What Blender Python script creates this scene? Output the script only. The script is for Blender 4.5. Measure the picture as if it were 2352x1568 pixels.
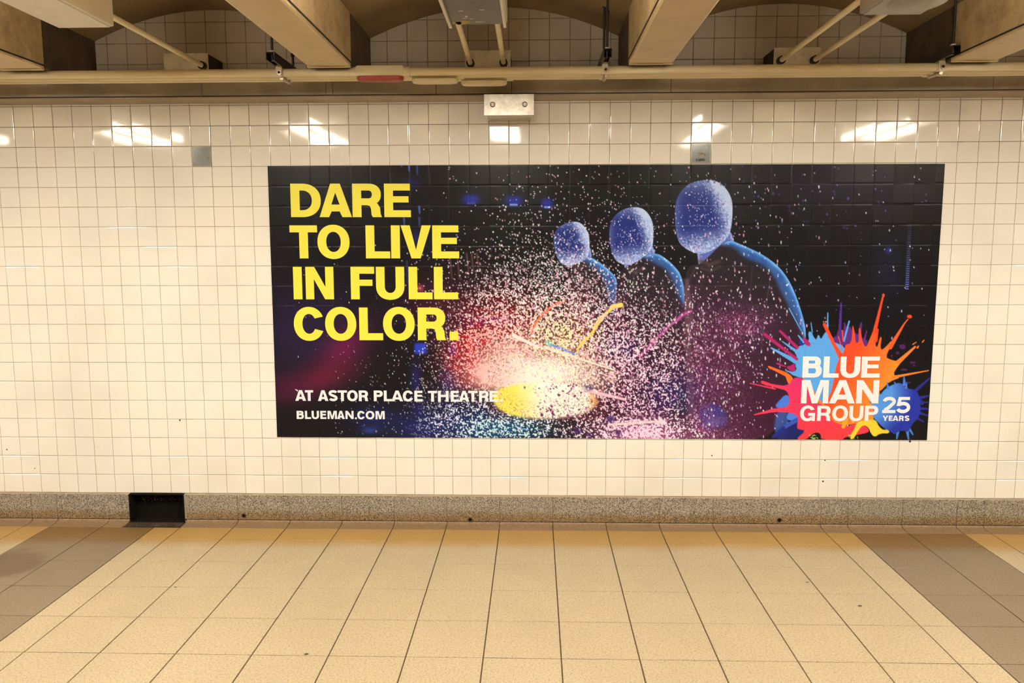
import bpy, bmesh, math, random
import numpy as np
from mathutils import Matrix, Vector

random.seed(7)
rng = np.random.default_rng(11)
for _o in list(bpy.data.objects):
    bpy.data.objects.remove(_o, do_unlink=True)
scene = bpy.context.scene
COL = scene.collection

# ------------------------------------------------------------------ camera
CAM = np.array([0.14095, -4.40984, 1.59605])
YAW, PITCH, ROLL = -0.028787, -0.120207, -0.002382
FPX = 1812.966
_cy, _sy, _cp, _sp = math.cos(YAW), math.sin(YAW), math.cos(PITCH), math.sin(PITCH)
_f = np.array([_sy * _cp, _cy * _cp, _sp]); _r = np.array([_cy, -_sy, 0.0]); _u = np.cross(_r, _f)
_cr, _sr = math.cos(ROLL), math.sin(ROLL)
_r, _u = _cr * _r + _sr * _u, -_sr * _r + _cr * _u
cam_data = bpy.data.cameras.new('camera')
cam_data.sensor_width = 36.0
cam_data.lens = FPX / 2352.0 * 36.0
cam_data.clip_start = 0.05
cam = bpy.data.objects.new('camera', cam_data)
COL.objects.link(cam)
cam.matrix_world = Matrix(((_r[0], _u[0], -_f[0], CAM[0]), (_r[1], _u[1], -_f[1], CAM[1]),
                           (_r[2], _u[2], -_f[2], CAM[2]), (0, 0, 0, 1)))
scene.camera = cam

# ------------------------------------------------------------------ world, exposure
world = bpy.data.worlds.new('world'); scene.world = world
world.use_nodes = True
world.node_tree.nodes['Background'].inputs[0].default_value = (1.0, 0.80, 0.55, 1)
world.node_tree.nodes['Background'].inputs[1].default_value = 0.05
vs = scene.view_settings
vs.view_transform = 'Standard'; vs.look = 'None'; vs.gamma = 1.0; vs.use_curve_mapping = False
vs.exposure = 0.0
LAMP_COLOR = (1.0, 0.93, 0.78)
LAMP_POWER = 65.0          # emission of the fluorescent lenses under the ceiling fixtures

# ------------------------------------------------------------------ dimensions (metres)
P = 0.109889               # wall tile pitch
Z20 = 0.16955              # lower edge of the wall tiles
Z0 = Z20 + 20 * P          # top joint under the moulding
FT = 0.3048                # floor tile
FX0 = -0.0583              # x of floor joint 0
FY0 = -0.2801              # y of the first floor joint in front of the wall
def colx(c): return (c - 25) * P
def rowz(r): return Z20 + (20 - r) * P
POSTER = np.array([(-1.335, 2.0391), (2.3533, 2.0315), (2.347, 0.5077), (-1.3403, 0.5082)])

# ------------------------------------------------------------------ materials
def lin(c):
    c = np.asarray(c, float) / 255.0
    return np.where(c <= 0.04045, c / 12.92, ((c + 0.055) / 1.055) ** 2.4)

MATS = {}
class NT:
    def __init__(s, name):
        m = bpy.data.materials.new(name); m.use_nodes = True
        s.m = m; s.t = m.node_tree; s.b = s.t.nodes['Principled BSDF']
        MATS[name] = m
    def n(s, typ, **kw):
        nd = s.t.nodes.new(typ)
        for k, v in kw.items():
            if k.startswith('_'): setattr(nd, k[1:], v)
            else:
                nd.inputs[k.replace('~', ' ')].default_value = v
        return nd
    def l(s, a, b): s.t.links.new(a, b)
    def pos(s): return s.n('ShaderNodeNewGeometry').outputs['Position']
    def noise(s, scale, detail=3, rough=0.55, vec=None, dims=None):
        nd = s.n('ShaderNodeTexNoise', Scale=scale, Detail=detail, Roughness=rough)
        s.l(vec if vec is not None else s.pos(), nd.inputs['Vector'])
        return nd.outputs['Fac']
    def ramp(s, fac, stops, interp='LINEAR'):
        nd = s.n('ShaderNodeValToRGB'); cr = nd.color_ramp; cr.interpolation = interp
        while len(cr.elements) < len(stops): cr.elements.new(0.5)
        for e, (p_, c) in zip(cr.elements, stops):
            e.position = p_
            e.color = (c[0], c[1], c[2], 1) if hasattr(c, '__len__') else (c, c, c, 1)
        s.l(fac, nd.inputs[0]); return nd.outputs[0]
    def mix(s, fac, a, b, mode='MIX'):
        nd = s.t.nodes.new('ShaderNodeMix'); nd.data_type = 'RGBA'; nd.blend_type = mode
        for sock, v in ((nd.inputs[0], fac), (nd.inputs[6], a), (nd.inputs[7], b)):
            if hasattr(v, 'is_output'): s.l(v, sock)
            elif hasattr(v, '__len__'): sock.default_value = (v[0], v[1], v[2], 1)
            else: sock.default_value = v
        return nd.outputs[2]
    def math(s, op, a, b=0.0, clamp=False):
        nd = s.n('ShaderNodeMath', _operation=op, _use_clamp=clamp)
        for i, v in ((0, a), (1, b)):
            if hasattr(v, 'is_output'): s.l(v, nd.inputs[i])
            else: nd.inputs[i].default_value = v
        return nd.outputs[0]
    def sep(s, v):
        nd = s.n('ShaderNodeSeparateXYZ'); s.l(v, nd.inputs[0]); return nd.outputs
    def maprange(s, v, a, b, c=0.0, d=1.0):
        nd = s.n('ShaderNodeMapRange', _interpolation_type='SMOOTHSTEP')
        s.l(v, nd.inputs[0])
        for i, x in enumerate((a, b, c, d)): nd.inputs[i + 1].default_value = x
        return nd.outputs[0]
    def bump(s, h, strength=0.2, dist=0.002):
        nd = s.n('ShaderNodeBump', Strength=strength, Distance=dist)
        s.l(h, nd.inputs['Height']); s.l(nd.outputs[0], s.b.inputs['Normal'])
    def set(s, color=None, rough=None, metal=None, spec=None, coat=None):
        for nm, v in (('Base Color', color), ('Roughness', rough), ('Metallic', metal), ('Specular IOR Level', spec), ('Coat Weight', coat)):
            if v is None: continue
            if hasattr(v, 'is_output'): s.l(v, s.b.inputs[nm])
            elif hasattr(v, '__len__'): s.b.inputs[nm].default_value = (v[0], v[1], v[2], 1)
            else: s.b.inputs[nm].default_value = v
        return s.m

TILE_ALB = np.array([0.80, 0.775, 0.735])

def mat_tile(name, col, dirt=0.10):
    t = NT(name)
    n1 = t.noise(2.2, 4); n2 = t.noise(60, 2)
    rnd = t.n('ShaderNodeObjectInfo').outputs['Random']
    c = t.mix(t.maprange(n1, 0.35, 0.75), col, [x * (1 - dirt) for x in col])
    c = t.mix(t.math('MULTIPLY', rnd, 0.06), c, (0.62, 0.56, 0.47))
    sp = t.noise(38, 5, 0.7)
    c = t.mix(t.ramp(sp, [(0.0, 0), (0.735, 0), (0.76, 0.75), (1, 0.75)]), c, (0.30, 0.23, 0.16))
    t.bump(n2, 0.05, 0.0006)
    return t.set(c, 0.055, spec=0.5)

mat_tile('tile_glaze', TILE_ALB.tolist())
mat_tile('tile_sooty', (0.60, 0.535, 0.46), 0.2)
def mat_plain(name, col, rough=0.5, metal=0.0, var=0.12, scale=14, spec=0.5, bump=0.0, bscale=80):
    t = NT(name)
    c = t.mix(t.maprange(t.noise(scale, 5, 0.6), 0.3, 0.75), col, [x * (1 - var) for x in col])
    if bump: t.bump(t.noise(bscale, 4), bump, 0.004)
    return t.set(c, rough, metal, spec)
mat_plain('tile_bluegrey', (0.25, 0.27, 0.28), 0.12, var=0.25, scale=25)
mat_plain('tile_bluegrey_edge', (0.42, 0.39, 0.30), 0.2, var=0.3, scale=40)
mat_plain('grime', (0.10, 0.09, 0.06), 0.6, var=0.6, scale=160)
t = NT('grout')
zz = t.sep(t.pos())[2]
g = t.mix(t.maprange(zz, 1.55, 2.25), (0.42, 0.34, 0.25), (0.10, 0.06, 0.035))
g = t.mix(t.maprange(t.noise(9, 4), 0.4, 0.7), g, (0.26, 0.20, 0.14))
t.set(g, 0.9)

def floor_mat(name, base, speck, light, yellow=False):
    t = NT(name)
    pos = t.pos()
    vor = t.n('ShaderNodeTexVoronoi', Scale=150.0, Randomness=1.0); t.l(pos, vor.inputs['Vector'])
    n_a = t.noise(120, 3, 0.7); n_b = t.noise(330, 2, 0.6); n_c = t.noise(1.6, 4)
    c = t.mix(t.maprange(n_c, 0.3, 0.75), base, [x * 0.90 for x in base])
    c = t.mix(t.ramp(n_a, [(0.0, 0), (0.51, 0), (0.58, 0.65), (1, 0.7)]), c, speck)
    c = t.mix(t.ramp(n_b, [(0, 0.0), (0.53, 0), (0.60, 0.7), (1, 0.75)]), c, light)
    c = t.mix(t.ramp(vor.outputs['Distance'], [(0, 0.5), (0.16, 0.4), (0.24, 0), (1, 0)]), c, speck)
    # amber wax build-up along the foot of the wall, with a ragged edge
    y = t.sep(pos)[1]
    yn = t.math('ADD', y, t.math('MULTIPLY', t.math('SUBTRACT', t.noise(3.1, 3), 0.5), 0.12))
    wax = t.maprange(yn, -0.41, -0.27, 0.0, 1.0)
    c = t.mix(wax, c, t.mix(0.9, c, (0.90, 0.66, 0.27) , 'MULTIPLY'))
    if name == 'floor_grey':
        # brown worn patch near the left end
        d = t.n('ShaderNodeVectorMath', _operation='DISTANCE'); t.l(pos, d.inputs[0]); d.inputs[1].default_value = (-2.58, -0.66, 0)
        dd = t.math('ADD', d.outputs['Value'], t.math('MULTIPLY', t.math('SUBTRACT', t.noise(9, 5), 0.5), 0.30))
        c = t.mix(t.maprange(dd, 0.26, 0.15, 0, 0.85), c, (0.105, 0.066, 0.032))
    t.bump(n_a, 0.08, 0.001)
    return t.set(c, t.ramp(n_c, [(0.3, 0.38), (0.8, 0.55)]), spec=0.4)
floor_mat('floor_tan', (0.39, 0.312, 0.200), (0.19, 0.145, 0.088), (0.50, 0.415, 0.285))
floor_mat('floor_grey', (0.190, 0.139, 0.088), (0.09, 0.064, 0.04), (0.25, 0.195, 0.13))
mat_plain('floor_joint', (0.085, 0.055, 0.028), 0.9, var=0.4)
def granite(name, stain=True):
    t = NT(name); pos = t.pos()
    n_a = t.noise(130, 3, 0.75); n_b = t.noise(190, 2, 0.7)
    c = t.mix(t.ramp(n_a, [(0, 0), (0.46, 0), (0.56, 1), (1, 1)]), (0.44, 0.40, 0.335), (0.29, 0.25, 0.20))
    c = t.mix(t.ramp(n_b, [(0, 0), (0.51, 0), (0.555, 0.94), (1, 0.96)]), c, (0.055, 0.048, 0.04))
    z = t.sep(pos)[2]
    zn = t.math('ADD', z, t.math('MULTIPLY', t.math('SUBTRACT', t.noise(4, 3), 0.5), 0.05))
    c = t.mix(t.maprange(zn, 0.095, 0.04, 0, 0.9), c, t.mix(1.0, c, (0.78, 0.57, 0.32), 'MULTIPLY'))
    return t.set(c, 0.35)
granite('granite')
mat_plain('cove_clay', (0.25, 0.16, 0.085), 0.5, var=0.35, scale=60, bump=0.15, bscale=200)
mat_plain('base_grout', (0.42, 0.33, 0.22), 0.9, var=0.3)
mat_plain('black_recess', (0.009, 0.0075, 0.006), 0.9, spec=0.1, var=0.5, scale=30, bump=0.4)
mat_plain('rust_chips', (0.30, 0.20, 0.12), 0.8, var=0.5, scale=60)
mat_plain('black_iron', (0.03, 0.024, 0.018), 0.55, var=0.4, bump=0.2)
mat_plain('rust_ring', (0.10, 0.06, 0.035), 0.8, var=0.5)
mat_plain('beam_paint', (0.62, 0.49, 0.29), 0.45, var=0.12, scale=8, bump=0.12, bscale=25)
t = NT('concrete_side')
st = t.n('ShaderNodeMapping'); st.inputs['Scale'].default_value = (1, 1.0, 1.0); t.l(t.pos(), st.inputs[0])
ns = t.noise(8.0, 12, 0.8, st.outputs[0])
t.bump(t.noise(14, 6, 0.7), 0.5, 0.01)
t.set(t.ramp(ns, [(0.30, (0.27, 0.185, 0.095)), (0.46, (0.42, 0.305, 0.16)), (0.56, (0.50, 0.375, 0.20)), (0.70, (0.60, 0.47, 0.27))]), 0.7)
t = NT('vault_paint')
t.bump(t.noise(7, 5), 0.35, 0.01)
t.set(t.ramp(t.noise(3, 5, 0.6), [(0.25, (0.13, 0.085, 0.042)), (0.5, (0.24, 0.165, 0.08)), (0.8, (0.33, 0.24, 0.125))]), 0.65)
mat_plain('dark_concrete', (0.10, 0.068, 0.04), 0.8, var=0.5, scale=9, bump=0.3)  # beam ends: an even darker brown than the beam sides
mat_plain('steel_dark', (0.025, 0.018, 0.014), 0.7, var=0.4)
mat_plain('strut_black', (0.018, 0.015, 0.013), 0.4, var=0.3)
mat_plain('zinc', (0.55, 0.50, 0.42), 0.35, 0.7, var=0.2)
mat_plain('nut_white', (0.80, 0.76, 0.68), 0.4)
mat_plain('conduit_paint', (0.80, 0.70, 0.47), 0.38, var=0.12, scale=6, bump=0.03, bscale=50)
mat_plain('cover_red', (0.36, 0.045, 0.028), 0.42, var=0.2, scale=20)
mat_plain('duct_grey', (0.40, 0.345, 0.265), 0.5, var=0.3, scale=4)
mat_plain('mould_paint', (0.40, 0.33, 0.245), 0.5, var=0.22, scale=7)
mat_plain('gap_dark', (0.03, 0.02, 0.012), 0.9)
mat_plain('box_metal', (0.66, 0.62, 0.55), 0.33, 0.55, var=0.35, scale=28, bump=0.06)
mat_plain('jbox_paint', (0.80, 0.75, 0.64), 0.5, var=0.25, scale=18)
mat_plain('fixture_cream', (0.74, 0.69, 0.60), 0.35, var=0.1)
mat_plain('fixture_grey', (0.44, 0.43, 0.40), 0.3, 0.2, var=0.15)
mat_plain('fixture_dark', (0.13, 0.115, 0.105), 0.3, var=0.3, scale=9)
mat_plain('flake_yellow', (0.50, 0.42, 0.10), 0.6, var=0.4, scale=40)
mat_plain('flake_white', (0.62, 0.58, 0.50), 0.6)
mat_plain('plaster', (0.56, 0.42, 0.26), 0.7)
mat_plain('gum_black', (0.03, 0.025, 0.02), 0.6)
t = NT('lamp_lens')
t.set((0.9, 0.9, 0.88), 0.4)
t.b.inputs['Emission Color'].default_value = (*LAMP_COLOR, 1)
t.b.inputs['Emission Strength'].default_value = LAMP_POWER
t = NT('poster_print')
at = t.n('ShaderNodeAttribute', _attribute_name='Col')
t.set(at.outputs['Color'], 0.33, spec=0.20)

def alb(photo, ref=(254, 231, 200)):
    """surface colour of a print from its look next to the white tiles"""
    return np.clip(lin(photo) / lin(ref) * TILE_ALB, 0.004, 0.92)
def mat_print(name, photo):
    t = NT(name); return t.set(alb(photo).tolist(), 0.38, spec=0.25)
mat_print('print_yellow', (251, 223, 70))
mat_print('print_white', (246, 233, 216))

# ------------------------------------------------------------------ mesh helpers
class MB:
    def __init__(s): s.v = []; s.f = []; s.m = []
    def add(s, vs, fs, mi=0):
        o = len(s.v); s.v += [tuple(map(float, a)) for a in vs]
        for f in fs: s.f.append(tuple(i + o for i in f)); s.m.append(mi)
        return s
    def box(s, x0, x1, y0, y1, z0, z1, mi=0):
        v = [(x, y, z) for x in (x0, x1) for y in (y0, y1) for z in (z0, z1)]
        return s.add(v, [(0, 1, 3, 2), (4, 6, 7, 5), (0, 4, 5, 1), (2, 3, 7, 6), (0, 2, 6, 4), (1, 5, 7, 3)], mi)
    def bbox(s, x0, x1, y0, y1, z0, z1, b, mi=0):
        """box with all edges chamfered by b"""
        c = Vector(((x0 + x1) / 2, (y0 + y1) / 2, (z0 + z1) / 2)); h = Vector(((x1 - x0) / 2, (y1 - y0) / 2, (z1 - z0) / 2))
        bm = bmesh.new(); bmesh.ops.create_cube(bm, size=1)
        for v in bm.verts: v.co = Vector((v.co.x * 2 * h.x + c.x, v.co.y * 2 * h.y + c.y, v.co.z * 2 * h.z + c.z))
        bmesh.ops.bevel(bm, geom=bm.edges[:], offset=b, segments=2, profile=0.6, affect='EDGES')
        bm.verts.index_update()
        s.add([v.co[:] for v in bm.verts], [tuple(v.index for v in f.verts) for f in bm.faces], mi); bm.free(); return s
    def tube(s, pts, r, n=14, mi=0, caps=True):
        pts = [Vector(p) for p in pts]; rings = []
        rr = r if hasattr(r, '__len__') else [r] * len(pts)
        for i, p in enumerate(pts):
            d = (pts[min(i + 1, len(pts) - 1)] - pts[max(i - 1, 0)]).normalized()
            up = Vector((0, 0, 1)) if abs(d.z) < 0.9 else Vector((1, 0, 0))
            a = d.cross(up).normalized(); b = a.cross(d)
            rings.append([p + rr[i] * (math.cos(2 * math.pi * k / n) * a + math.sin(2 * math.pi * k / n) * b) for k in range(n)])
        v = [q for rg in rings for q in rg]; f = []
        for i in range(len(pts) - 1):
            for k in range(n):
                f.append((i * n + k, i * n + (k + 1) % n, (i + 1) * n + (k + 1) % n, (i + 1) * n + k))
        if caps:
            f.append(tuple(range(n))); f.append(tuple(range(len(v) - 1, len(v) - n - 1, -1)))
        return s.add(v, f, mi)
    def prism_x(s, prof, x0, x1, mi=0, closed=True):
        """profile of (y,z) points swept along x"""
        n = len(prof); v = [(x, y, z) for x in (x0, x1) for (y, z) in prof]
        f = [(i, (i + 1) % n, n + (i + 1) % n, n + i) for i in range(n if closed else n - 1)]
        if closed: f += [tuple(range(n)), tuple(range(2 * n - 1, n - 1, -1))]
        return s.add(v, f, mi)
    def mesh(s, name, mats, smooth=False):
        me = bpy.data.meshes.new(name); me.from_pydata(s.v, [], s.f)
        for mt in ([mats] if isinstance(mats, str) else mats): me.materials.append(MATS[mt])
        if any(s.m): me.polygons.foreach_set('material_index', s.m)
        bm = bmesh.new(); bm.from_mesh(me); bmesh.ops.recalc_face_normals(bm, faces=bm.faces[:]); bm.to_mesh(me); bm.free()
        if smooth: me.shade_smooth(); me.set_sharp_from_angle(angle=math.radians(38))
        me.update(); return me
    def build(s, name, mats, parent=None, smooth=False):
        return link(name, s.mesh(name, mats, smooth), parent)
def link(name, me, parent=None, loc=None, rot=None):
    o = bpy.data.objects.new(name, me); COL.objects.link(o)
    if parent is not None: o.parent = parent
    if loc is not None: o.location = loc
    if rot is not None: o.rotation_euler = rot
    return o
def thing(name, label, cat, loc=(0, 0, 0), group=None):
    o = link(name, None, loc=loc); o['label'] = label; o['category'] = cat
    if group: o['group'] = group
    return o
def tag(o, label, cat, group=None):
    o['label'] = label; o['category'] = cat
    if group: o['group'] = group
    return o
def struct(o, label=None):
    o['kind'] = 'structure'
    if label: o['label'] = label
    return o
def shift(o, x=0, y=0, z=0):
    """child meshes are written in room coordinates: bring them under a parent that stands at (x,y,z)"""
    o.location = (-x, -y, -z); return o
def proj(pts):
    d = np.asarray(pts, float) - CAM
    zc = d @ _f
    return 1176 + FPX * (d @ _r) / zc, 784 - FPX * (d @ _u) / zc, zc

# ================================================================== STRUCTURE
XL, XR, YF, ZC = -6.2, 6.2, -7.6, 3.05
NX0, NX1, NZ1 = -2.222, -1.897, 0.160          # drain niche in the wall base

# ---- back wall: mortar bed, then the tiles as pieces of their own
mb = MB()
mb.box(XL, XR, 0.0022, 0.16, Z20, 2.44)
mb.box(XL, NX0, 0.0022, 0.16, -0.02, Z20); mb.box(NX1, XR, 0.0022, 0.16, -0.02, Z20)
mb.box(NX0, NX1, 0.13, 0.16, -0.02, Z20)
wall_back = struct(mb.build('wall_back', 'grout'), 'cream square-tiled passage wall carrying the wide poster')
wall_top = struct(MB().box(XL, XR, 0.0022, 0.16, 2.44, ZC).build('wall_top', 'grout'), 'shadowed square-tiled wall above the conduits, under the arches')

TG = 0.0019                                     # joint width
def tile_data(w, h):
    a, b = (w - TG) / 2, (h - TG) / 2
    m = MB(); rings = [(0, 0.0075), (0, 0.0024), (0.0006, 0.0012), (0.0018, 0.0004), (0.0038, 0.0)]
    v = []
    for ins, y in rings:
        v += [(-a + ins, y, -b + ins), (a - ins, y, -b + ins), (a - ins, y, b - ins), (-a + ins, y, b - ins)]
    f = []
    for i in range(len(rings) - 1):
        for k in range(4): f.append((4 * i + k, 4 * i + (k + 1) % 4, 4 * i + 4 + (k + 1) % 4, 4 * i + 4 + k))
    n = 4 * (len(rings) - 1); f.append((n, n + 1, n + 2, n + 3)); f.append((3, 2, 1, 0))
    return m.add(v, f)
tile_mb = tile_data(P, P)
TILE_V, TILE_F = np.array(tile_mb.v), tile_mb.f
tile_me = tile_mb.mesh('wall_tile', 'tile_glaze')
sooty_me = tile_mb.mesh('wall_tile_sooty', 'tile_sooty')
blue_me = tile_mb.mesh('wall_tile_blue', 'tile_bluegrey')

px0, px1 = POSTER[[0, 3], 0].max(), POSTER[[1, 2], 0].min()
pz0, pz1 = POSTER[[2, 3], 1].max(), POSTER[[0, 1], 1].min()
cells = []
for c in range(-19, 69):
    for r in range(0, 20):
        x, z = (colx(c) + colx(c + 1)) / 2, (rowz(r) + rowz(r + 1)) / 2
        h = P / 2
        if x - h > px0 + .004 and x + h < px1 - .004 and z - h > pz0 + .004 and z + h < pz1 - .004: continue
        u, v_, d = proj([(x, 0, z)])
        vis = -25 < u[0] < 2377
        cells.append((c, r, x, z, vis, d[0]))
order = sorted([k for k in cells if k[4]], key=lambda k: k[5])
single = {(k[0], k[1]) for k in order[:298]} | {(9, 2), (34, 2)}
def tilt(): return (random.gauss(0, 0.0060), 0.0, random.gauss(0, 0.0055))
def place_tiles(cells, single, parent):
    sv, sf = [], []
    for c, r, x, z, vis, d in cells:
        rx, ry, rz = tilt()
        if (c, r) in single:
            blue = parent is wall_back and (c, r) in ((9, 2), (34, 2))
            o = link('tile', blue_me if blue else (tile_me if parent is wall_back else sooty_me), parent, (x, random.uniform(-2e-4, 2e-4), z), (rx, 0, rz))
            if blue:
                if c == 34:
                    o['label'] = 'blue-grey tile with a dirty torn sticker remnant'
                    g = MB()
                    for q in range(16):
                        a = random.uniform(0, 6.28); rr = random.uniform(0, 0.02)
                        cx_, cz_ = 0.004 + rr * math.cos(a), -0.004 + 1.1 * rr * math.sin(a); s_ = random.uniform(0.003, 0.0075)
                        g.add([(cx_ + s_ * math.cos(k) * random.uniform(.5, 1), -0.0003 - 0.00002 * q, cz_ + s_ * math.sin(k) * random.uniform(.5, 1)) for k in np.arange(0, 6.2, 1.05)], [tuple(range(6))])
                    g.build('sticker_remnant', 'rust_chips', o)
                    g = MB().box(-0.012, 0.022, -0.0012, 0, -0.040, -0.027).box(-0.026, -0.022, -0.0012, 0, -0.042, -0.028).box(-0.019, -0.015, -0.0012, 0, -0.040, -0.030)
                    g.build('grime_mark', 'grime', o)
                else: o['label'] = 'plain blue-grey tile among the cream tiles'
                e = P / 2 - 0.0012
                fr = MB()
                for (x0, x1, z0, z1) in ((-e, e, e - .004, e), (-e, e, -e, -e + .004), (-e, -e + .004, -e, e), (e - .004, e, -e, e)):
                    fr.box(x0, x1, -0.0006, 0.002, z0, z1)
                fr.build('tile_edge', 'tile_bluegrey_edge', o)
        else:
            V = TILE_V.copy()
            V[:, 1] += V[:, 0] * math.tan(rz) - V[:, 2] * math.tan(rx)
            sv.append(V + np.array([x, random.uniform(-2e-4, 2e-4), z]))
    if sv:
        n = len(TILE_V); vv = np.concatenate(sv)
        ff = [tuple(i + n * k for i in f) for k in range(len(sv)) for f in TILE_F]
        me = bpy.data.meshes.new('remaining_tiles'); me.from_pydata(vv.tolist(), [], ff); me.materials.append(MATS['tile_glaze' if parent is wall_back else 'tile_sooty']); me.update()
        o = link('remaining_tiles', me, parent); o['kind'] = 'stuff'; o['label'] = 'rest of the cream square wall tiles'
place_tiles(cells, single, wall_back)
# narrow cut tiles right under the moulding
cut = tile_data(P, 0.030)
sv = []; ff = []
for c in range(-19, 69):
    o_ = len(sv); sv += [(x + colx(c + .5), y, z + Z0 + 0.015) for x, y, z in cut.v]; ff += [tuple(i + o_ for i in f) for f in cut.f]
me = bpy.data.meshes.new('cut_tiles'); me.from_pydata(sv, [], ff); me.materials.append(MATS['tile_glaze'])
o = link('cut_tiles', me, wall_back); o['kind'] = 'stuff'
# small dirt spots stuck to the wall
for (x, z, s_) in ((1.781, 0.264, .006), (1.150, 0.411, .004), (-1.904, 0.603, .005), (2.256, 0.4995, .007), (-2.935, 0.4255, .004), (1.7875, 0.3865, .004), (-2.778, 0.314, .003)):
    d = MB().add([(x + s_ * math.cos(k) * random.uniform(.5, 1.1), -0.0016, z + s_ * math.sin(k) * random.uniform(.6, 1.2)) for k in np.arange(0, 6.2, .8)] + [(x + s_ * 1.1 * math.cos(k), 0.001, z + s_ * 1.1 * math.sin(k)) for k in np.arange(0, 6.2, .8)],
                 [tuple(range(8))] + [(k, (k + 1) % 8, 8 + (k + 1) % 8, 8 + k) for k in range(8)])
    d.build('dirt_spot', 'gum_black', wall_back)

# ---- vault and beams
BEAMS = [(-5.54, -5.32), (-4.01, -3.79), (-2.48, -2.26), (-0.964, -0.748), (0.588, 0.804), (2.11, 2.33), (3.64, 3.86), (5.17, 5.39)]
SPR, APEX, BEAM_Z, BEAM_END = 2.712, 2.868, 2.462, -0.48
def vault_z(x):
    for (a, b) in zip(BEAMS[:-1], BEAMS[1:]):
        if a[1] <= x <= b[0]:
            k = (x - (a[1] + b[0]) / 2) / ((b[0] - a[1]) / 2)
            return SPR + (APEX - SPR) * (1 - k * k)
    return None
tops = []
for c in range(-19, 69):
    for r in (-5, -4, -3, -2):
        x, z = (colx(c) + colx(c + 1)) / 2, (rowz(r) + rowz(r + 1)) / 2
        zs = [vault_z(x + dx) for dx in (-P / 2, P / 2)]
        zs = [q for q in zs if q]
        if not zs or z - P / 2 > max(zs): continue
        u, v_, d = proj([(x, 0, z)])
        tops.append((c, r, x, z, -30 < u[0] < 2382, d[0]))
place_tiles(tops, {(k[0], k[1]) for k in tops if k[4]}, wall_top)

cm = MB(); xs_all = []
prof = [(XL, SPR)]
for (a, b) in zip(BEAMS[:-1], BEAMS[1:]):
    for k in np.linspace(a[1], b[0], 25): prof.append((k, vault_z(min(max(k, a[1] + 1e-6), b[0] - 1e-6))))
prof.append((XR, SPR)); prof += [(XR, ZC), (XL, ZC)]
n = len(prof)
v = [(x, y, z) for y in (0.0, YF) for x, z in prof]
f = [(i, (i + 1) % n, n + (i + 1) % n, n + i) for i in range(n)]
cm.add(v, f)
ceiling = struct(cm.build('ceiling', 'vault_paint', smooth=True), 'brown painted ceiling of shallow arches between beams')
for i, (a, b) in enumerate(BEAMS):
    m = MB()
    e = 0.012
    pr_ = [(a, 2.95), (a, BEAM_Z + e), (a + 0.004, BEAM_Z + 0.004), (a + e, BEAM_Z), (b - e, BEAM_Z), (b - 0.004, BEAM_Z + 0.004), (b, BEAM_Z + e), (b, 2.95)]
    nn = len(pr_); v = [(x, y, z) for y in (BEAM_END, YF) for x, z in pr_]
    for k in range(nn):
        k2 = (k + 1) % nn
        m.add([v[k], v[k2], v[nn + k2], v[nn + k]], [(0, 1, 2, 3)], 1 if k in (2, 3, 4) else 0)
    m.add([v[k] for k in range(nn)], [tuple(range(nn))], 1); m.add([v[nn + k] for k in range(nn)], [tuple(range(nn))], 0)
    bo = m.build('beam', ['concrete_side', 'beam_paint'], ceiling)
    bo['label'] = 'concrete-cased ceiling beam with smooth cream underside'
    lip = MB()
    for xx in (a - 0.003, b - 0.005):
        lip.box(xx, xx + 0.008, YF + 0.1, BEAM_END - 0.002, BEAM_Z + 0.012, BEAM_Z + 0.019)
    lip.build('edge_seam', 'steel_dark', bo)
    MB().box(a + 0.004, b - 0.004, BEAM_END - 0.014, BEAM_END + 0.004, BEAM_Z - 0.006, BEAM_Z + 0.012).build('end_lip', 'beam_paint', bo)
    MB().box(a + 0.001, b - 0.001, BEAM_END + 0.005, 0.0, BEAM_Z + 0.004, 2.95).build('beam_end', 'dark_concrete', bo)

# ---- trims between tiles and conduits
prof = [(0.0, 2.3765), (-0.012, 2.3755), (-0.045, 2.380), (-0.078, 2.3855), (-0.096, 2.3895), (-0.0965, 2.3955), (-0.090, 2.3965), (0.0, 2.3965)]
trim_2 = struct(MB().prism_x(prof, XL, XR).build('trim_2', 'mould_paint'), 'brown-grey moulding directly above the wall tiles')
MB().prism_x([(-0.0975, 2.3895), (-0.0975, 2.3925), (-0.09, 2.3925), (-0.09, 2.3895)], XL, XR).build('bead', 'mould_paint', trim_2)
trim_1 = struct(MB().box(XL, XR, -0.092, 0.0, 2.394, 2.506).build('trim_1', 'gap_dark'), 'grey wiring trunking behind the conduits')
J = [XL, -4.6, -3.1, -1.643, -0.972, -0.937, -0.384, 0.019, 0.858, 2.527, 4.0, 5.2, XR]
for a, b in zip(J[:-1], J[1:]):
    MB().bbox(a + 0.0012, b - 0.0012, -0.101, -0.0905, 2.4005, 2.5085, 0.0015).build('panel', 'duct_grey', trim_1)
for x in (-0.955, -0.92):
    for zz_ in (2.488, 2.492): pass
    MB().tube([(x, -0.1008, 2.487), (x, -0.1035, 2.487)], 0.0035, 8).build('screw', 'gap_dark', trim_1)

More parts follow.
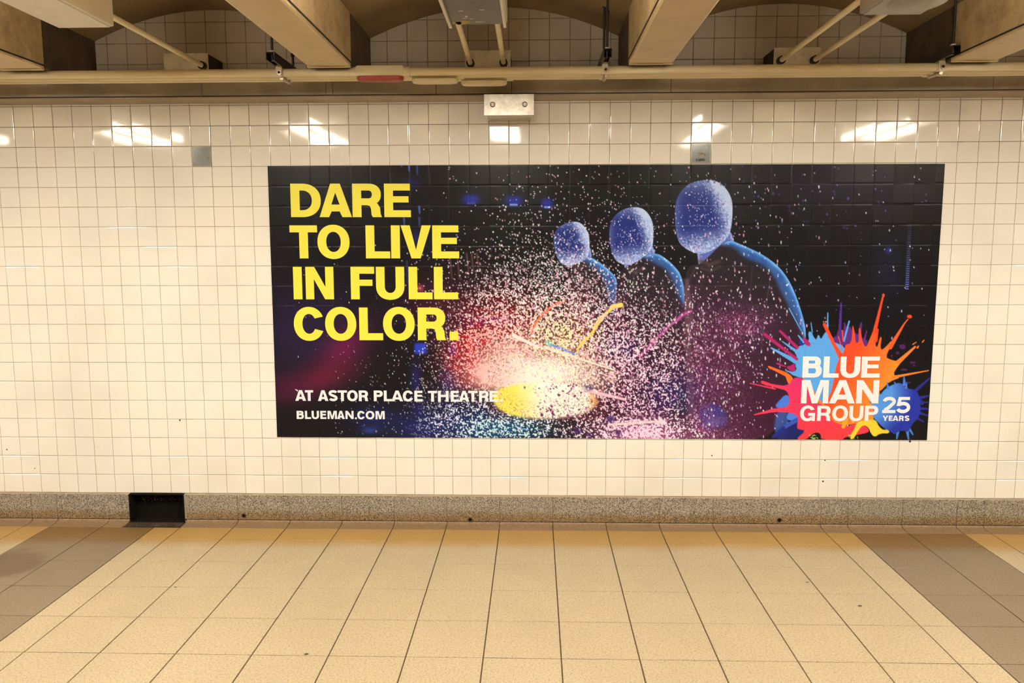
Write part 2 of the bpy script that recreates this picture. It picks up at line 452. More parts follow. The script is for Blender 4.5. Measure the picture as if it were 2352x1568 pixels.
# ---- wall base: granite slabs and clay cove
FLOORLINES = sorted({k + 15 * q for q in (-2, -1, 0, 1, 2) for k in [-6.5] + list(range(-6, 7)) + [6.5, 7.5]})
FLOORLINES = [k for k in FLOORLINES if XL + 1 < FX0 + k * FT < XR - 1]
fx = lambda k: FX0 + k * FT
bb = MB().box(XL, NX0, -0.0160, 0.0022, 0.0, Z20 - 0.002).box(NX1, XR, -0.0160, 0.0022, 0.0, Z20 - 0.002)
base = struct(bb.build('baseboard_back', 'base_grout'), 'speckled granite wall base with clay cove at the floor')
def conc(x0, x1):
    pr_ = [(-0.018, -0.004)] + [(-0.018 - 0.085 * (1 - math.cos(a)), 0.016 * (1 - math.sin(a)) ** 1.3 + 0.0006) for a in np.linspace(0, math.pi / 2, 7)] + [(-0.105, -0.004)]
    return MB().prism_x(pr_, x0, x1)
edges = FLOORLINES
MB().box(XL, NX0 - .001, -0.0175, -0.0161, 0.012, 0.0212).box(NX1 + .001, XR, -0.0175, -0.0161, 0.012, 0.0212).build('seam', 'gap_dark', base)
for a, b in zip(edges[:-1], edges[1:]):
    segs = [(fx(a), fx(b))]
    if fx(a) < NX0 < fx(b): segs = [(fx(a), NX0)]
    if NX0 <= fx(a) and fx(b) <= NX1: segs = []
    if fx(a) < NX1 < fx(b) and fx(a) > NX0: segs = [(NX1, fx(b))]
    for s0, s1 in segs:
        if s1 - s0 < 0.02: continue
        yo = random.uniform(-0.0006, 0.0006)
        MB().bbox(s0 + 0.0016, s1 - 0.0016, -0.020 + yo, -0.002, 0.0205, Z20 - 0.003, 0.0012).build('granite_slab', 'granite', base)
        conc(s0 + 0.0020, s1 - 0.0020).build('cove_piece', 'cove_clay', base, smooth=True)
for x, z in ((-1.548, 0.044), (-0.229, 0.030), (1.538, 0.041)):
    h = MB()
    n = 20; ring = lambda r, y: [(x + r * math.cos(2 * math.pi * k / n), y, z + r * math.sin(2 * math.pi * k / n)) for k in range(n)]
    v = ring(0.0150, -0.0206) + ring(0.0140, -0.0228) + ring(0.0100, -0.0222) + ring(0.0088, -0.0209)
    h.add(v, [(i * n + k, i * n + (k + 1) % n, (i + 1) * n + (k + 1) % n, (i + 1) * n + k) for i in range(3) for k in range(n)])
    ho = h.build('weep_hole', 'rust_ring', base, smooth=True)
    MB().add(ring(0.0092, -0.0211), [tuple(range(n))]).build('hole_bore', 'black_recess', ho)

# ---- floor
floor = struct(MB().box(XL, XR, YF, 0.0, -0.06, -0.0035).build('floor', 'floor_joint'), 'speckled tan tiled floor with dark grey bands')
def floor_tile_mesh(w, d, mat):
    a, b, g, g2 = w / 2, d / 2, 0.0026, 0.0021
    v = []
    for ins, z in ((0, -0.0075), (0, -0.0012), (0.0011, 0.0)):
        v += [(-a + g + ins, -b + g2 + ins, z), (a - g - ins, -b + g2 + ins, z), (a - g - ins, b - g2 - ins, z), (-a + g + ins, b - g2 - ins, z)]
    f = [(4 * i + k, 4 * i + (k + 1) % 4, 4 * i + 4 + (k + 1) % 4, 4 * i + 4 + k) for i in range(2) for k in range(4)] + [(8, 9, 10, 11), (3, 2, 1, 0)]
    return MB().add(v, f).mesh('floor_tile', mat)
fcache = {}
rows = [(-0.1035, FY0)] + [(FY0 - r * FT, FY0 - (r + 1) * FT) for r in range(0, 15)]
fcells = []
for k0, k1 in zip(edges[:-1], edges[1:]):
    mid = ((k0 + k1) / 2 + 7.5) % 15 - 7.5
    grey = abs(mid) > 6.5
    for ri, (y1, y0) in enumerate(rows):
        x = (fx(k0) + fx(k1)) / 2; y = (y0 + y1) / 2
        u, v_, d = proj([(x, y, 0)])
        cn = [proj([(xx, yy, 0)]) for xx in (fx(k0), fx(k1)) for yy in (y0, y1)]
        vis = any(-5 < q[0][0] < 2357 and -5 < q[1][0] < 1573 and q[2][0] > .2 for q in cn)
        fcells.append((x, y, round(k1 - k0, 2), y1 - y0, grey, vis, ri))
rest = {}
for x, y, w, d, grey, vis, ri in fcells:
    mat = 'floor_grey' if grey else 'floor_tan'
    key = (w, round(d, 3), mat)
    if key not in fcache: fcache[key] = floor_tile_mesh(w * FT, d, mat)
    if vis:
        o = link('tile', fcache[key], floor, (x, y, random.uniform(-2e-4, 2e-4)), (random.gauss(0, .0012), random.gauss(0, .0012), 0))
    else: rest.setdefault(mat, []).append((fcache[key], x, y))
for mat, lst in rest.items():
    vv, ff = [], []
    for me, x, y in lst:
        o_ = len(vv); vv += [(v.co.x + x, v.co.y + y, v.co.z) for v in me.vertices]; ff += [tuple(i + o_ for i in p_.vertices) for p_ in me.polygons]
    me = bpy.data.meshes.new('remaining_tiles'); me.from_pydata(vv, [], ff); me.materials.append(MATS[mat])
    o = link('remaining_tiles', me, floor); o['kind'] = 'stuff'
for (x, y, s_) in ((-1.553, -0.892, .006), (-0.757, -1.490, .007), (1.593, -1.013, .010), (1.443, -0.769, .007)):
    MB().add([(x + 1.6 * s_ * math.cos(k) * random.uniform(.5, 1.1), y + s_ * math.sin(k) * random.uniform(.5, 1.1), 0.0008) for k in np.arange(0, 6.2, .9)], [tuple(range(7))]).build('dirt_spot', 'gum_black', floor)

# ---- far sides of the passage
struct(MB().box(XL, XR, YF - 0.15, YF, -0.06, ZC).build('wall_front', 'plaster'), 'plain far wall of the passage behind the viewpoint')
struct(MB().box(XL - 0.15, XL, YF, 0.16, -0.06, ZC).build('wall_left', 'plaster'))
struct(MB().box(XR, XR + 0.15, YF, 0.16, -0.06, ZC).build('wall_right', 'plaster'))

# ================================================================== DRAIN NICHE
t_ = thing('drain_niche', 'black drain opening cut into the granite wall base with a slotted floor grate', 'drain', ((NX0 + NX1) / 2, 0.06, 0.0))
def niche(mbx, name, mat, smooth=False):
    o = mbx.build(name, mat, t_, smooth); return shift(o, (NX0 + NX1) / 2, 0.06, 0.0)
m = MB()
m.box(NX0, NX1, 0.052, 0.128, 0.0, NZ1 + .006); m.box(NX0, NX0 + 0.006, -0.0195, 0.118, 0.0, NZ1 + .006); m.box(NX1 - 0.006, NX1, -0.0195, 0.118, 0.0, NZ1 + .006)
m.box(NX0, NX1, -0.012, 0.118, NZ1 + .001, NZ1 + .0075); m.box(NX0, NX1, -0.02, 0.118, -0.003, 0.001)
niche(m, 'liner', 'black_recess')
m = MB()
for q in range(110):
    x = random.uniform(NX0 + .03, NX1 - .015); z = random.gauss(0.118, 0.008); s_ = random.uniform(.0008, .003)
    m.add([(x + s_ * 1.6 * math.cos(k) * random.uniform(.4, 1), 0.0512, z + s_ * math.sin(k) * random.uniform(.4, 1)) for k in np.arange(0, 6.2, 1.05)], [tuple(range(6))])
o = niche(m, 'rust_flakes', 'rust_chips'); o['label'] = 'pale rusty paint flakes'
gx0, gx1 = NX0 - 0.005, NX1 - 0.0
m = MB().box(gx0, gx1, -0.104, -0.094, -0.003, 0.0012).box(gx0, gx1, -0.030, -0.020, -0.003, 0.0012).box(gx0, gx1, -0.094, -0.030, -0.0034, -0.0022)
niche(m, 'grate_frame', 'black_iron')
for q in range(17):
    x = gx0 + 0.012 + q * 0.0186
    m = MB().add([(x - 0.004, -0.094, 0.0015), (x + 0.004, -0.094, 0.0015), (x + 0.012, -0.030, 0.0015), (x + 0.004, -0.030, 0.0015),
                  (x - 0.004, -0.094, -0.003), (x + 0.004, -0.094, -0.003), (x + 0.012, -0.030, -0.003), (x + 0.004, -0.030, -0.003)],
                 [(0, 1, 2, 3), (4, 7, 6, 5), (0, 4, 5, 1), (1, 5, 6, 2), (2, 6, 7, 3), (3, 7, 4, 0)])
    niche(m, 'grate_bar', 'rust_ring')

# ================================================================== CONDUITS ALONG THE WALL
CZ = 2.430                                      # common underside
def conduit(y, r, x_body, red, label):
    zc = CZ + r
    t = thing('wall_conduit', label, 'conduit', (x_body, y, zc), 'horizontal conduits above the poster')
    def part(mbx, name, mat, smooth=True):
        return shift(mbx.build(name, mat, t, smooth), x_body, y, zc)
    part(MB().tube([(XL + .01, y, zc), (XR - .01, y, zc)], r, 20), 'pipe', 'conduit_paint')
    L = 0.118
    big = 0.012 if red else 0.004
    bm = MB(); bm.bbox(x_body - L, x_body + L, y - r - big, y + r + big * .5, CZ - 0.006, zc + r + big * .7, 0.011)
    part(bm, 'conduit_body', 'conduit_paint')
    for s_ in (-1, 1):
        part(MB().tube([(x_body + s_ * (L - .01), y, zc), (x_body + s_ * (L + 0.028), y, zc)], [r + .006] * 2, 16), 'coupling', 'conduit_paint')
    # oval cover plate below the body
    n = 28; w2, d2 = L - 0.002, r + 0.014
    def ov(k, z): 
        out = []
        for i in range(n):
            a = 2 * math.pi * i / n
            cx_ = math.copysign(max(0, w2 - d2), math.cos(a)); out.append((x_body + k * (cx_ + d2 * math.cos(a)), y + k * d2 * math.sin(a), z))
        return out
    z1 = CZ - 0.006
    v = ov(1, z1) + ov(1.0, z1 - 0.011) + ov(0.95, z1 - 0.018) + ov(0.80, z1 - 0.020)
    cov = MB().add(v, [(i * n + k, i * n + (k + 1) % n, (i + 1) * n + (k + 1) % n, (i + 1) * n + k) for i in range(3) for k in range(n)] + [tuple(range(n)), tuple(range(4 * n - 1, 3 * n - 1, -1))])
    co = part(cov, 'cover', 'cover_red' if red else 'conduit_paint')
    if red: co['label'] = 'red oval cover plate'
    return t
conduit(-0.41, 0.0190, -0.620, True, 'front cream conduit with a red-covered fitting above the poster')
conduit(-0.348, 0.0165, -0.357, False, 'middle cream conduit with an oval fitting just right of the red cover')
conduit(-0.288, 0.0165, -0.116, False, 'rear cream conduit with the oval fitting nearest above the metal box')

# ---- strut hangers
def hanger(x, label, rods):
    t = thing('pipe_hanger', label, 'hanger', (x, -0.35, 2.468), 'strut hangers of the conduits')
    def part(mbx, name, mat, smooth=False): return shift(mbx.build(name, mat, t, smooth), x, -0.35, 2.468)
    w, z0, z1, y0, y1 = 0.0205, 2.4725, 2.514, -0.565, -0.12
    m = MB()
    m.box(x - w, x + w, y0, y1, z1 - .003, z1); m.box(x - w, x - w + .003, y0, y1, z0, z1 - .003); m.box(x + w - .003, x + w, y0, y1, z0, z1 - .003)
    m.box(x - w + .003, x - w + .010, y0, y1, z0, z0 + .003); m.box(x + w - .010, x + w - .003, y0, y1, z0, z0 + .003)
    part(m, 'strut_channel', 'strut_black')
    for yy, hh in rods:
        zt = (vault_z(x) or BEAM_Z + .3) + 0.01
        part(MB().tube([(x, yy, z0 + .004), (x, yy, zt)], 0.0062, 10), 'threaded_rod', 'strut_black', True)
        part(MB().tube([(x, yy, z1), (x, yy, z1 + .012)], 0.0115, 6), 'nut', 'nut_white')
        part(MB().tube([(x, yy, z1 + hh), (x, yy, z1 + hh + .016)], 0.0105, 6), 'coupling_nut', 'strut_black')
    for cy_, r in ((-0.41, 0.0190), (-0.348, 0.0165), (-0.288, 0.0165)):
        m = MB(); zc = CZ + r; n = 16
        ro, ri = r + .0042, r + .0003
        for sgn in (0,):
            vo = []
            for xx in (x - .016, x + .016):
                for rad in (ri, ro):
                    vo += [(xx, cy_ + rad * math.cos(2 * math.pi * k / n), zc + rad * math.sin(2 * math.pi * k / n)) for k in range(n)]
            fo = []
            for k in range(n):
                k2 = (k + 1) % n
                fo += [(n + k, n + k2, 3 * n + k2, 3 * n + k), (k, 2 * n + k, 2 * n + k2, k2), (k, k2, n + k2, n + k), (2 * n + k, 3 * n + k, 3 * n + k2, 2 * n + k2)]
            m.add(vo, fo)
        m.box(x - .016, x + .016, cy_ - .006, cy_ + .006, zc + r + .002, 2.476)
        cl = part(m, 'pipe_clamp', 'conduit_paint', True)
        b = MB().tube([(x + .004, cy_ - ro - .012, zc - r * .5), (x + .004, cy_ - ro + .003, zc - r * .5)], 0.010, 6)
        bo = b.build('clamp_bolt', 'zinc', cl)
    part(MB().bbox(x - .015, x + .015, -0.4395, -0.4355, 2.424, 2.481, .0012).box(x - .010, x + .010, -0.4355, -0.425, 2.470, 2.481), 'strap', 'conduit_paint')
    part(MB().tube([(x + .002, -0.4440, 2.444), (x + .002, -0.4396, 2.444)], 0.0115, 14), 'washer', 'zinc', True)
    part(MB().tube([(x + .002, -0.4500, 2.444), (x + .002, -0.4440, 2.444)], 0.0062, 6), 'bolt', 'gap_dark')
    part(MB().tube([(x + .006, -0.30, 2.424), (x + .006, -0.42, 2.420)], 0.0085, 10), 'saddle_bolt', 'zinc', True)
    return t
hanger(-1.115, 'black strut hanger clamping the conduits, left of the left middle beam', ((-0.53, 0.10), (-0.20, 0.06)))
hanger(0.482, 'black strut hanger clamping the conduits between the middle beams', ((-0.53, 0.16), (-0.36, 0.24)))
hanger(2.092, 'black strut hanger clamping the conduits at the far right beam', ((-0.53, -0.03),))

# ---- metal box under the trunking
bx = (0.0060, -0.20)
t_ = thing('metal_junction_box', 'silver metal box with two round bolts on the tiles above the poster', 'box', (0.006, -0.1, 2.272))
def part(mbx, name, mat, smooth=False): return shift(mbx.build(name, mat, t_, smooth), 0.006, -0.1, 2.272)
part(MB().bbox(-0.121, 0.134, -0.196, -0.001, 2.2735, 2.366, 0.002).box(-0.121, 0.134, -0.196, -0.102, 2.364, 2.374), 'body', 'box_metal')
part(MB().bbox(-0.123, 0.136, -0.2005, -0.1975, 2.270, 2.3775, 0.001), 'lid', 'box_metal')
for x in (-0.078, 0.089):
    n = 20
    w_ = part(MB().tube([(x, -0.2035, 2.325), (x, -0.2000, 2.325)], 0.0135, n), 'washer', 'gap_dark', True)
    MB().tube([(x, -0.2085, 2.325), (x, -0.2030, 2.325)], [0.0085, 0.0108], n).build('bolt', 'nut_white', w_, True)
part(MB().box(-0.118, 0.131, -0.190, -0.180, 2.2700, 2.2738).box(-0.118, -0.108, -0.18, -0.01, 2.2700, 2.2738).box(0.121, 0.131, -0.18, -0.01, 2.2700, 2.2738), 'bottom_flange', 'jbox_paint')

# ---- wall boxes and branch conduits feeding the lights
def wall_box(x0, x1, label):
    c_ = (x0 + x1) / 2
    t = thing('wall_junction_box', label, 'box', (c_, -0.1, 2.51), 'upper junction boxes')
    shift(MB().bbox(x0 + .002, x1 - .002, -0.196, -0.002, 2.511, 2.594, 0.002).build('body', 'steel_dark', t), c_, -0.1, 2.51)
    shift(MB().bbox(x0, x1, -0.2015, -0.196, 2.5085, 2.5965, 0.001).build('cover', 'jbox_paint', t), c_, -0.1, 2.51)
    return t
wall_box(-1.7946, -1.560, 'grey box on the upper wall left, feeding the cream light')
wall_box(-0.2214, 0.0166, 'grey box on the upper wall centre, feeding the dark light')
wall_box(1.3602, 1.5953, 'grey box on the upper wall right, feeding the grey light')
def branch(x, x2, y_end, label):
    t = thing('branch_conduit', label, 'conduit', (x, -0.21, 2.527), 'branch conduits to the lights')
    z = 2.530
    shift(MB().tube([(x, -0.232, z), (x2, y_end, z)], 0.0125, 14).build('pipe', 'conduit_paint', t, True), x, -0.21, 2.527)
    shift(MB().tube([(x, -0.2018, z), (x, -0.232, z)], 0.021, 8).build('connector', 'steel_dark', t), x, -0.21, 2.527)
branch(-1.585, -1.585, -1.139, 'single cream branch conduit running to the left light')
branch(-0.190, -0.182, -1.069, 'left one of two short conduits above the red and oval fittings')
branch(-0.020, -0.016, -1.069, 'right one of two short conduits feeding the dark centre light')
branch(1.392, 1.392, -1.229, 'left cream branch conduit running to the right light')
branch(1.560, 1.560, -1.229, 'right cream branch conduit running to the right light')

# ---- ceiling lights
def light(x0, x1, y1, zb, label, bottom, kind, y_lens=(-1.56, -2.75)):
    c_ = (x0 + x1) / 2; y2 = -3.6
    t = thing('ceiling_light', label, 'light', (c_, (y1 + y2) / 2, zb), 'long ceiling lights in the arches')
    def part(mbx, name, mat, smooth=False): return shift(mbx.build(name, mat, t, smooth), c_, (y1 + y2) / 2, zb)
    zt = min(zb + 0.24, 2.72)
    hm = 'fixture_cream' if kind != 'grey' else 'fixture_grey'
    part(MB().bbox(x0, x1, y_lens[0], y1, zb + 0.004, zt, 0.008), 'housing', hm)
    part(MB().bbox(x0, x1, y2, y_lens[1], zb + 0.004, zt, 0.008), 'housing', hm)
    part(MB().bbox(x0 + .08, x1 - .08, y_lens[1], y_lens[0], zb + 0.080, zt, 0.004), 'spine', hm)  # unseen part, shaped narrow so the lens top throws light upward
    for xx in (x0, x1 - .008):
        part(MB().box(xx, xx + .008, y_lens[1], y_lens[0], zb + 0.004, zb + .032), 'baffle', hm)
    for yy in (y1 - .4, y2 + .4):
        part(MB().tube([(c_, yy, zt - .005), (c_, yy, 2.88)], 0.012, 10), 'hanging_rod', 'strut_black', True)
    a, b = (x0 + 0.012, x1 - 0.012)
    part(MB().bbox(a, b, y_lens[0] + .004, y1 + (-.012), zb - 0.001, zb + .006, 0.0015), 'bottom_panel', bottom)
    part(MB().bbox(a, b, y2 + .012, y_lens[1] - .004, zb - 0.001, zb + .006, 0.0015), 'bottom_panel', bottom)
    part(MB().bbox(a, b, y_lens[1] + .002, y_lens[0] - .002, zb + 0.034, zb + .078, 0.006), 'lens', 'lamp_lens')  # out of view; recess shaped to cut light off the top tile rows
    if kind == 'dark':
        for xx in (x0 + .004, x1 - .016):
            part(MB().bbox(xx, xx + .012, y_lens[0], y1 - .002, zb - 0.014, zb + .004, 0.002), 'side_rail', 'fixture_cream')
        m = MB()
        def flake(mm, cx_, cy_, sx, sy, n=11):
            mm.add([(cx_ + sx * math.cos(k) * random.uniform(.55, 1.1), cy_ + sy * math.sin(k) * random.uniform(.55, 1.1), zb - 0.0018) for k in np.linspace(0, 2 * math.pi, n, endpoint=False)], [tuple(range(n))])
        flake(m, x0 + .060, y1 - .042, .036, .034); flake(m, x0 + .042, y1 - .036, .026, .030)
        part(m, 'paint_patch', 'flake_yellow')['label'] = 'yellow peeling paint patch'
        for fa in ((.130, .050, .024, .009), (.085, .125, .007, .020), (.075, .100, .012, .007), (.102, .092, .011, .006), (.07, .20, .014, .008), (.15, .21, .014, .008)):
            m = MB(); flake(m, x0 + fa[0], y1 - fa[1], fa[2], fa[3]); part(m, 'paint_flake', 'flake_white')
    if kind == 'grey':
        n = 36; v = []
        for k, z in ((1, zb - .001), (0.97, zb - .012), (0.80, zb - .018), (0.4, zb - .020)):
            v += [(c_ + 0.015 + k * 0.095 * math.cos(2 * math.pi * i / n), y1 - 0.19 + k * 0.125 * math.sin(2 * math.pi * i / n), z) for i in range(n)]
        part(MB().add(v, [(i * n + k, i * n + (k + 1) % n, (i + 1) * n + (k + 1) % n, (i + 1) * n + k) for i in range(3) for k in range(n)] + [tuple(range(4 * n - 1, 3 * n - 1, -1))]), 'round_dish', 'fixture_grey', True)
    return t
light(-1.790, -1.556, -1.14, 2.474, 'cream box-shaped ceiling light at the upper left', 'fixture_cream', 'cream')
light(-0.212, 0.029, -1.07, 2.490, 'dark ceiling light with flaking paint at the top centre', 'fixture_dark', 'dark')
light(1.378, 1.616, -1.23, 2.466, 'grey ceiling light with a round dish at the upper right', 'fixture_grey', 'grey')
light(-3.26, -3.02, -1.14, 2.474, 'cream ceiling light outside the left edge of view', 'fixture_cream', 'cream')
light(2.865, 3.105, -1.14, 2.474, 'cream ceiling light outside the right edge of view', 'fixture_cream', 'cream')
light(-4.79, -4.55, -1.14, 2.474, 'cream ceiling light far outside the left edge of view', 'fixture_cream', 'cream')
light(4.395, 4.635, -1.14, 2.474, 'cream ceiling light far outside the right edge of view', 'fixture_cream', 'cream')

# ================================================================== POSTER
# image pixels -> metres on the wall (x, z), mapped through the camera
HW = np.array([[0.00237251494, -6.55178617e-06, -2.77142464], [1.88505628e-05, -0.00245714156, 2.93280395], [1.5324187e-05, -6.44937202e-05, 1.0]])
HI = np.linalg.inv(HW)
def on_wall(x, y):
    q = HW @ np.stack([np.ravel(x), np.ravel(y), np.ones(np.size(x))]); return q[0] / q[2], q[1] / q[2]
NU, NV = 1240, 504
uu, vv_ = np.meshgrid(np.linspace(0, 1, NU), np.linspace(0, 1, NV))
quad = POSTER
WX = (1 - vv_) * ((1 - uu) * quad[0, 0] + uu * quad[1, 0]) + vv_ * ((1 - uu) * quad[3, 0] + uu * quad[2, 0])
WZ = (1 - vv_) * ((1 - uu) * quad[0, 1] + uu * quad[1, 1]) + vv_ * ((1 - uu) * quad[3, 1] + uu * quad[2, 1])
_q = HI @ np.stack([WX.ravel(), WZ.ravel(), np.ones(WX.size)])
X = (_q[0] / _q[2]).reshape(NV, NU); Y = (_q[1] / _q[2]).reshape(NV, NU)
IMG = np.empty((NV, NU, 3)); IMG[:] = (23, 20, 21)
def sst(a, b, x):
    t = np.clip((x - a) / (b - a), 0, 1); return t * t * (3 - 2 * t)
def blur(a, n=1):
    for _ in range(n):
        p_ = np.pad(a, 1, mode='edge')
        a = (p_[:-2, 1:-1] + p_[2:, 1:-1] + p_[1:-1, :-2] + p_[1:-1, 2:] + 2 * a) / 6
    return a
def unif(n=1, seed=0):
    a = blur(np.random.default_rng(seed).standard_normal((NV, NU)), n); a = (a - a.mean()) / a.std()
    return 0.5 * (1 + np.tanh(0.7978845608 * (a + 0.044715 * a ** 3)))
def smooth_noise(cell, seed):
    g = np.random.default_rng(seed).random((NV // cell + 3, NU // cell + 3))
    y = np.arange(NV) / cell; x = np.arange(NU) / cell
    yi, xi = y.astype(int), x.astype(int); fy, fx_ = y - yi, x - xi
    fy = (fy * fy * (3 - 2 * fy))[:, None]; fx_ = (fx_ * fx_ * (3 - 2 * fx_))[None]
    a, b, c, d = g[yi][:, xi], g[yi][:, xi + 1], g[yi + 1][:, xi], g[yi + 1][:, xi + 1]
    return a * (1 - fx_) * (1 - fy) + b * fx_ * (1 - fy) + c * (1 - fx_) * fy + d * fx_ * fy
def put(mask, color, sel=None):
    if sel is None: IMG[:] = IMG * (1 - mask[..., None]) + np.asarray(color, float) * mask[..., None]
    else:
        c = np.asarray(color, float); IMG[sel] = IMG[sel] * (1 - mask[:, None]) + c * mask[:, None]
def glow(cx, cy, sx, sy, color, a, ang=0.0, p=2.0):
    dx, dy = X - cx, Y - cy; ca, sa = math.cos(ang), math.sin(ang)
    e = (np.abs(dx * ca + dy * sa) / sx) ** p + (np.abs(-dx * sa + dy * ca) / sy) ** p
    put(a * np.exp(-e), color)
def sdf_poly(px, py, pts):
    pts = np.asarray(pts, float); n = len(pts)
    d = np.full(px.shape, 1e18); ins = np.zeros(px.shape, bool)
    for i in range(n):
        ax, ay = pts[i]; bx_, by = pts[(i + 1) % n]
        ex, ey = bx_ - ax, by - ay; wx, wy = px - ax, py - ay
        t = np.clip((wx * ex + wy * ey) / (ex * ex + ey * ey + 1e-12), 0, 1)
        d = np.minimum(d, (wx - ex * t) ** 2 + (wy - ey * t) ** 2)
        if ay != by:
            cr = ((ay > py) != (by > py)) & (px < (bx_ - ax) * (py - ay) / (by - ay) + ax)
            ins ^= cr
    return np.where(ins, -np.sqrt(d), np.sqrt(d))
def smoothpoly(pts, it=2):
    pts = np.asarray(pts, float)
    for _ in range(it):
        nx = np.roll(pts, -1, 0); pts = np.stack([0.75 * pts + 0.25 * nx, 0.25 * pts + 0.75 * nx], 1).reshape(-1, 2)
    return pts
def region(pts, pad=4):
    pts = np.asarray(pts)
    return (X > pts[:, 0].min() - pad) & (X < pts[:, 0].max() + pad) & (Y > pts[:, 1].min() - pad) & (Y < pts[:, 1].max() + pad)
def poly(pts, color, feather=0.8, a=1.0, sm=0):
    if sm: pts = smoothpoly(pts, sm)
    s = region(pts, 4 + feather); d = sdf_poly(X[s], Y[s], pts)
    m = a * sst(feather, -feather, d)
    put(m, color(X[s], Y[s], d) if callable(color) else color, s)
def stroke(x0, y0, w0, x1, y1, w1, color, feather=0.7, a=1.0):
    s = region([(x0, y0), (x1, y1)], 4 + max(w0, w1))
    ex, ey = x1 - x0, y1 - y0
    t = np.clip(((X[s] - x0) * ex + (Y[s] - y0) * ey) / (ex * ex + ey * ey + 1e-9), 0, 1)
    d = np.hypot(X[s] - x0 - ex * t, Y[s] - y0 - ey * t) - (w0 + (w1 - w0) * t) / 2
    put(a * sst(feather, -feather, d), color, s)
def path(pts, w, color, feather=0.8, a=1.0):
    for (p0, p1) in zip(pts[:-1], pts[1:]): stroke(p0[0], p0[1], w, p1[0], p1[1], w, color, feather, a)
def specks(px, py, rx, ry, col, a):
    """elliptical specks stamped into the print"""
    ok = (px > 640) & (px < 2165) & (py > 378) & (py < 1008)
    px, py, rx, ry, col, a = px[ok], py[ok], rx[ok], ry[ok], col[ok], a[ok]
    wx, wz = on_wall(px, py)
    i0 = np.round((wx - quad[0, 0]) / (quad[1, 0] - quad[0, 0]) * (NU - 1)).astype(int)
    j0 = np.round((wz - quad[0, 1]) / (quad[3, 1] - quad[0, 1]) * (NV - 1)).astype(int)
    for dj in range(-4, 5):
        for di in range(-3, 4):
            i, j = i0 + di, j0 + dj
            k = (i >= 0) & (i < NU) & (j >= 0) & (j < NV)
            i, j = i[k], j[k]
            e = np.sqrt(((X[j, i] - px[k]) / rx[k]) ** 2 + ((Y[j, i] - py[k]) / ry[k]) ** 2)
            m = (a[k] * sst(1.45, 0.55, e))[:, None]
            IMG[j, i] = IMG[j, i] * (1 - m) + col[k] * m

R_ = np.random.default_rng(5)
# --- background haze and lamps
glow(700, 760, 130, 110, (46, 30, 58), .8); glow(1000, 690, 90, 60, (64, 22, 34), .75)
glow(790, 800, 70, 40, (112, 26, 62), .85, -0.75); glow(735, 870, 90, 34, (110, 26, 46), .8, -0.35); glow(660, 890, 50, 30, (84, 24, 52), .6)
glow(860, 960, 55, 26, (30, 34, 95), .7); glow(970, 985, 70, 30, (34, 36, 98), .8); glow(850, 988, 20, 8, (50, 80, 170), .6)
glow(1940, 420, 200, 60, (40, 34, 46), .7)
for x_ in (1030, 1047, 1069, 1080, 1092): stroke(x_ + 3, 582, 3, x_ + 8, 620 + R_.uniform(-5, 25), 2, (165, 100, 80), 2.5, .6)
for x_, y_, w_ in ((1082, 463, 34), (1180, 466, 34), (1257, 472, 24)):
    glow(x_, y_ - 5, w_ * .6, 12, (40, 48, 160), .85, 0, 3); stroke(x_ - w_ * .22, y_ + 4, 4, x_ + w_ * .22, y_ + 4, 4, (140, 165, 245), 2, .9 if x_ > 1100 else .3)
for x_, y0_, y1_, a_ in ((939, 378, 392, .8), (958, 376, 400, .6), (963, 475, 490, .8), (928, 500, 520, .6), (963, 500, 520, .5), (935, 600, 650, .3), (922, 377, 382, .8)):
    stroke(x_, y0_, 5, x_ + 1, y1_, 3, (92, 110, 220), 2.2, a_)
glow(945, 420, 18, 14, (40, 38, 100), .6); glow(955, 545, 8, 14, (42, 40, 120), .7)
glow(966, 800, 15, 13, (44, 66, 190), .95, 0, 6); glow(1042, 803, 11, 13, (58, 62, 180), .8, 0, 4); glow(964, 944, 8, 12, (40, 40, 110), .5)
glow(964, 944, 20, 30, (38, 36, 90), .4); glow(955, 870, 12, 40, (40, 40, 110), .6); glow(1030, 880, 20, 40, (48, 42, 120), .6)
glow(2041, 575, 7, 7, (70, 76, 180), .8); glow(2035, 620, 40, 60, (32, 30, 52), .6)
for k in range(30):
    y_ = 515 + k * 5.1; stroke(2089 - k * .22 - 3, y_, 2.4, 2089 - k * .22 + 3, y_, 2.4, (86 + k, 92 + k * 1.3, 120 + 4 * k), .9, .35 + .5 * k / 30)
glow(965, 662, 9, 9, (170, 60, 74), .8, 0, 4)

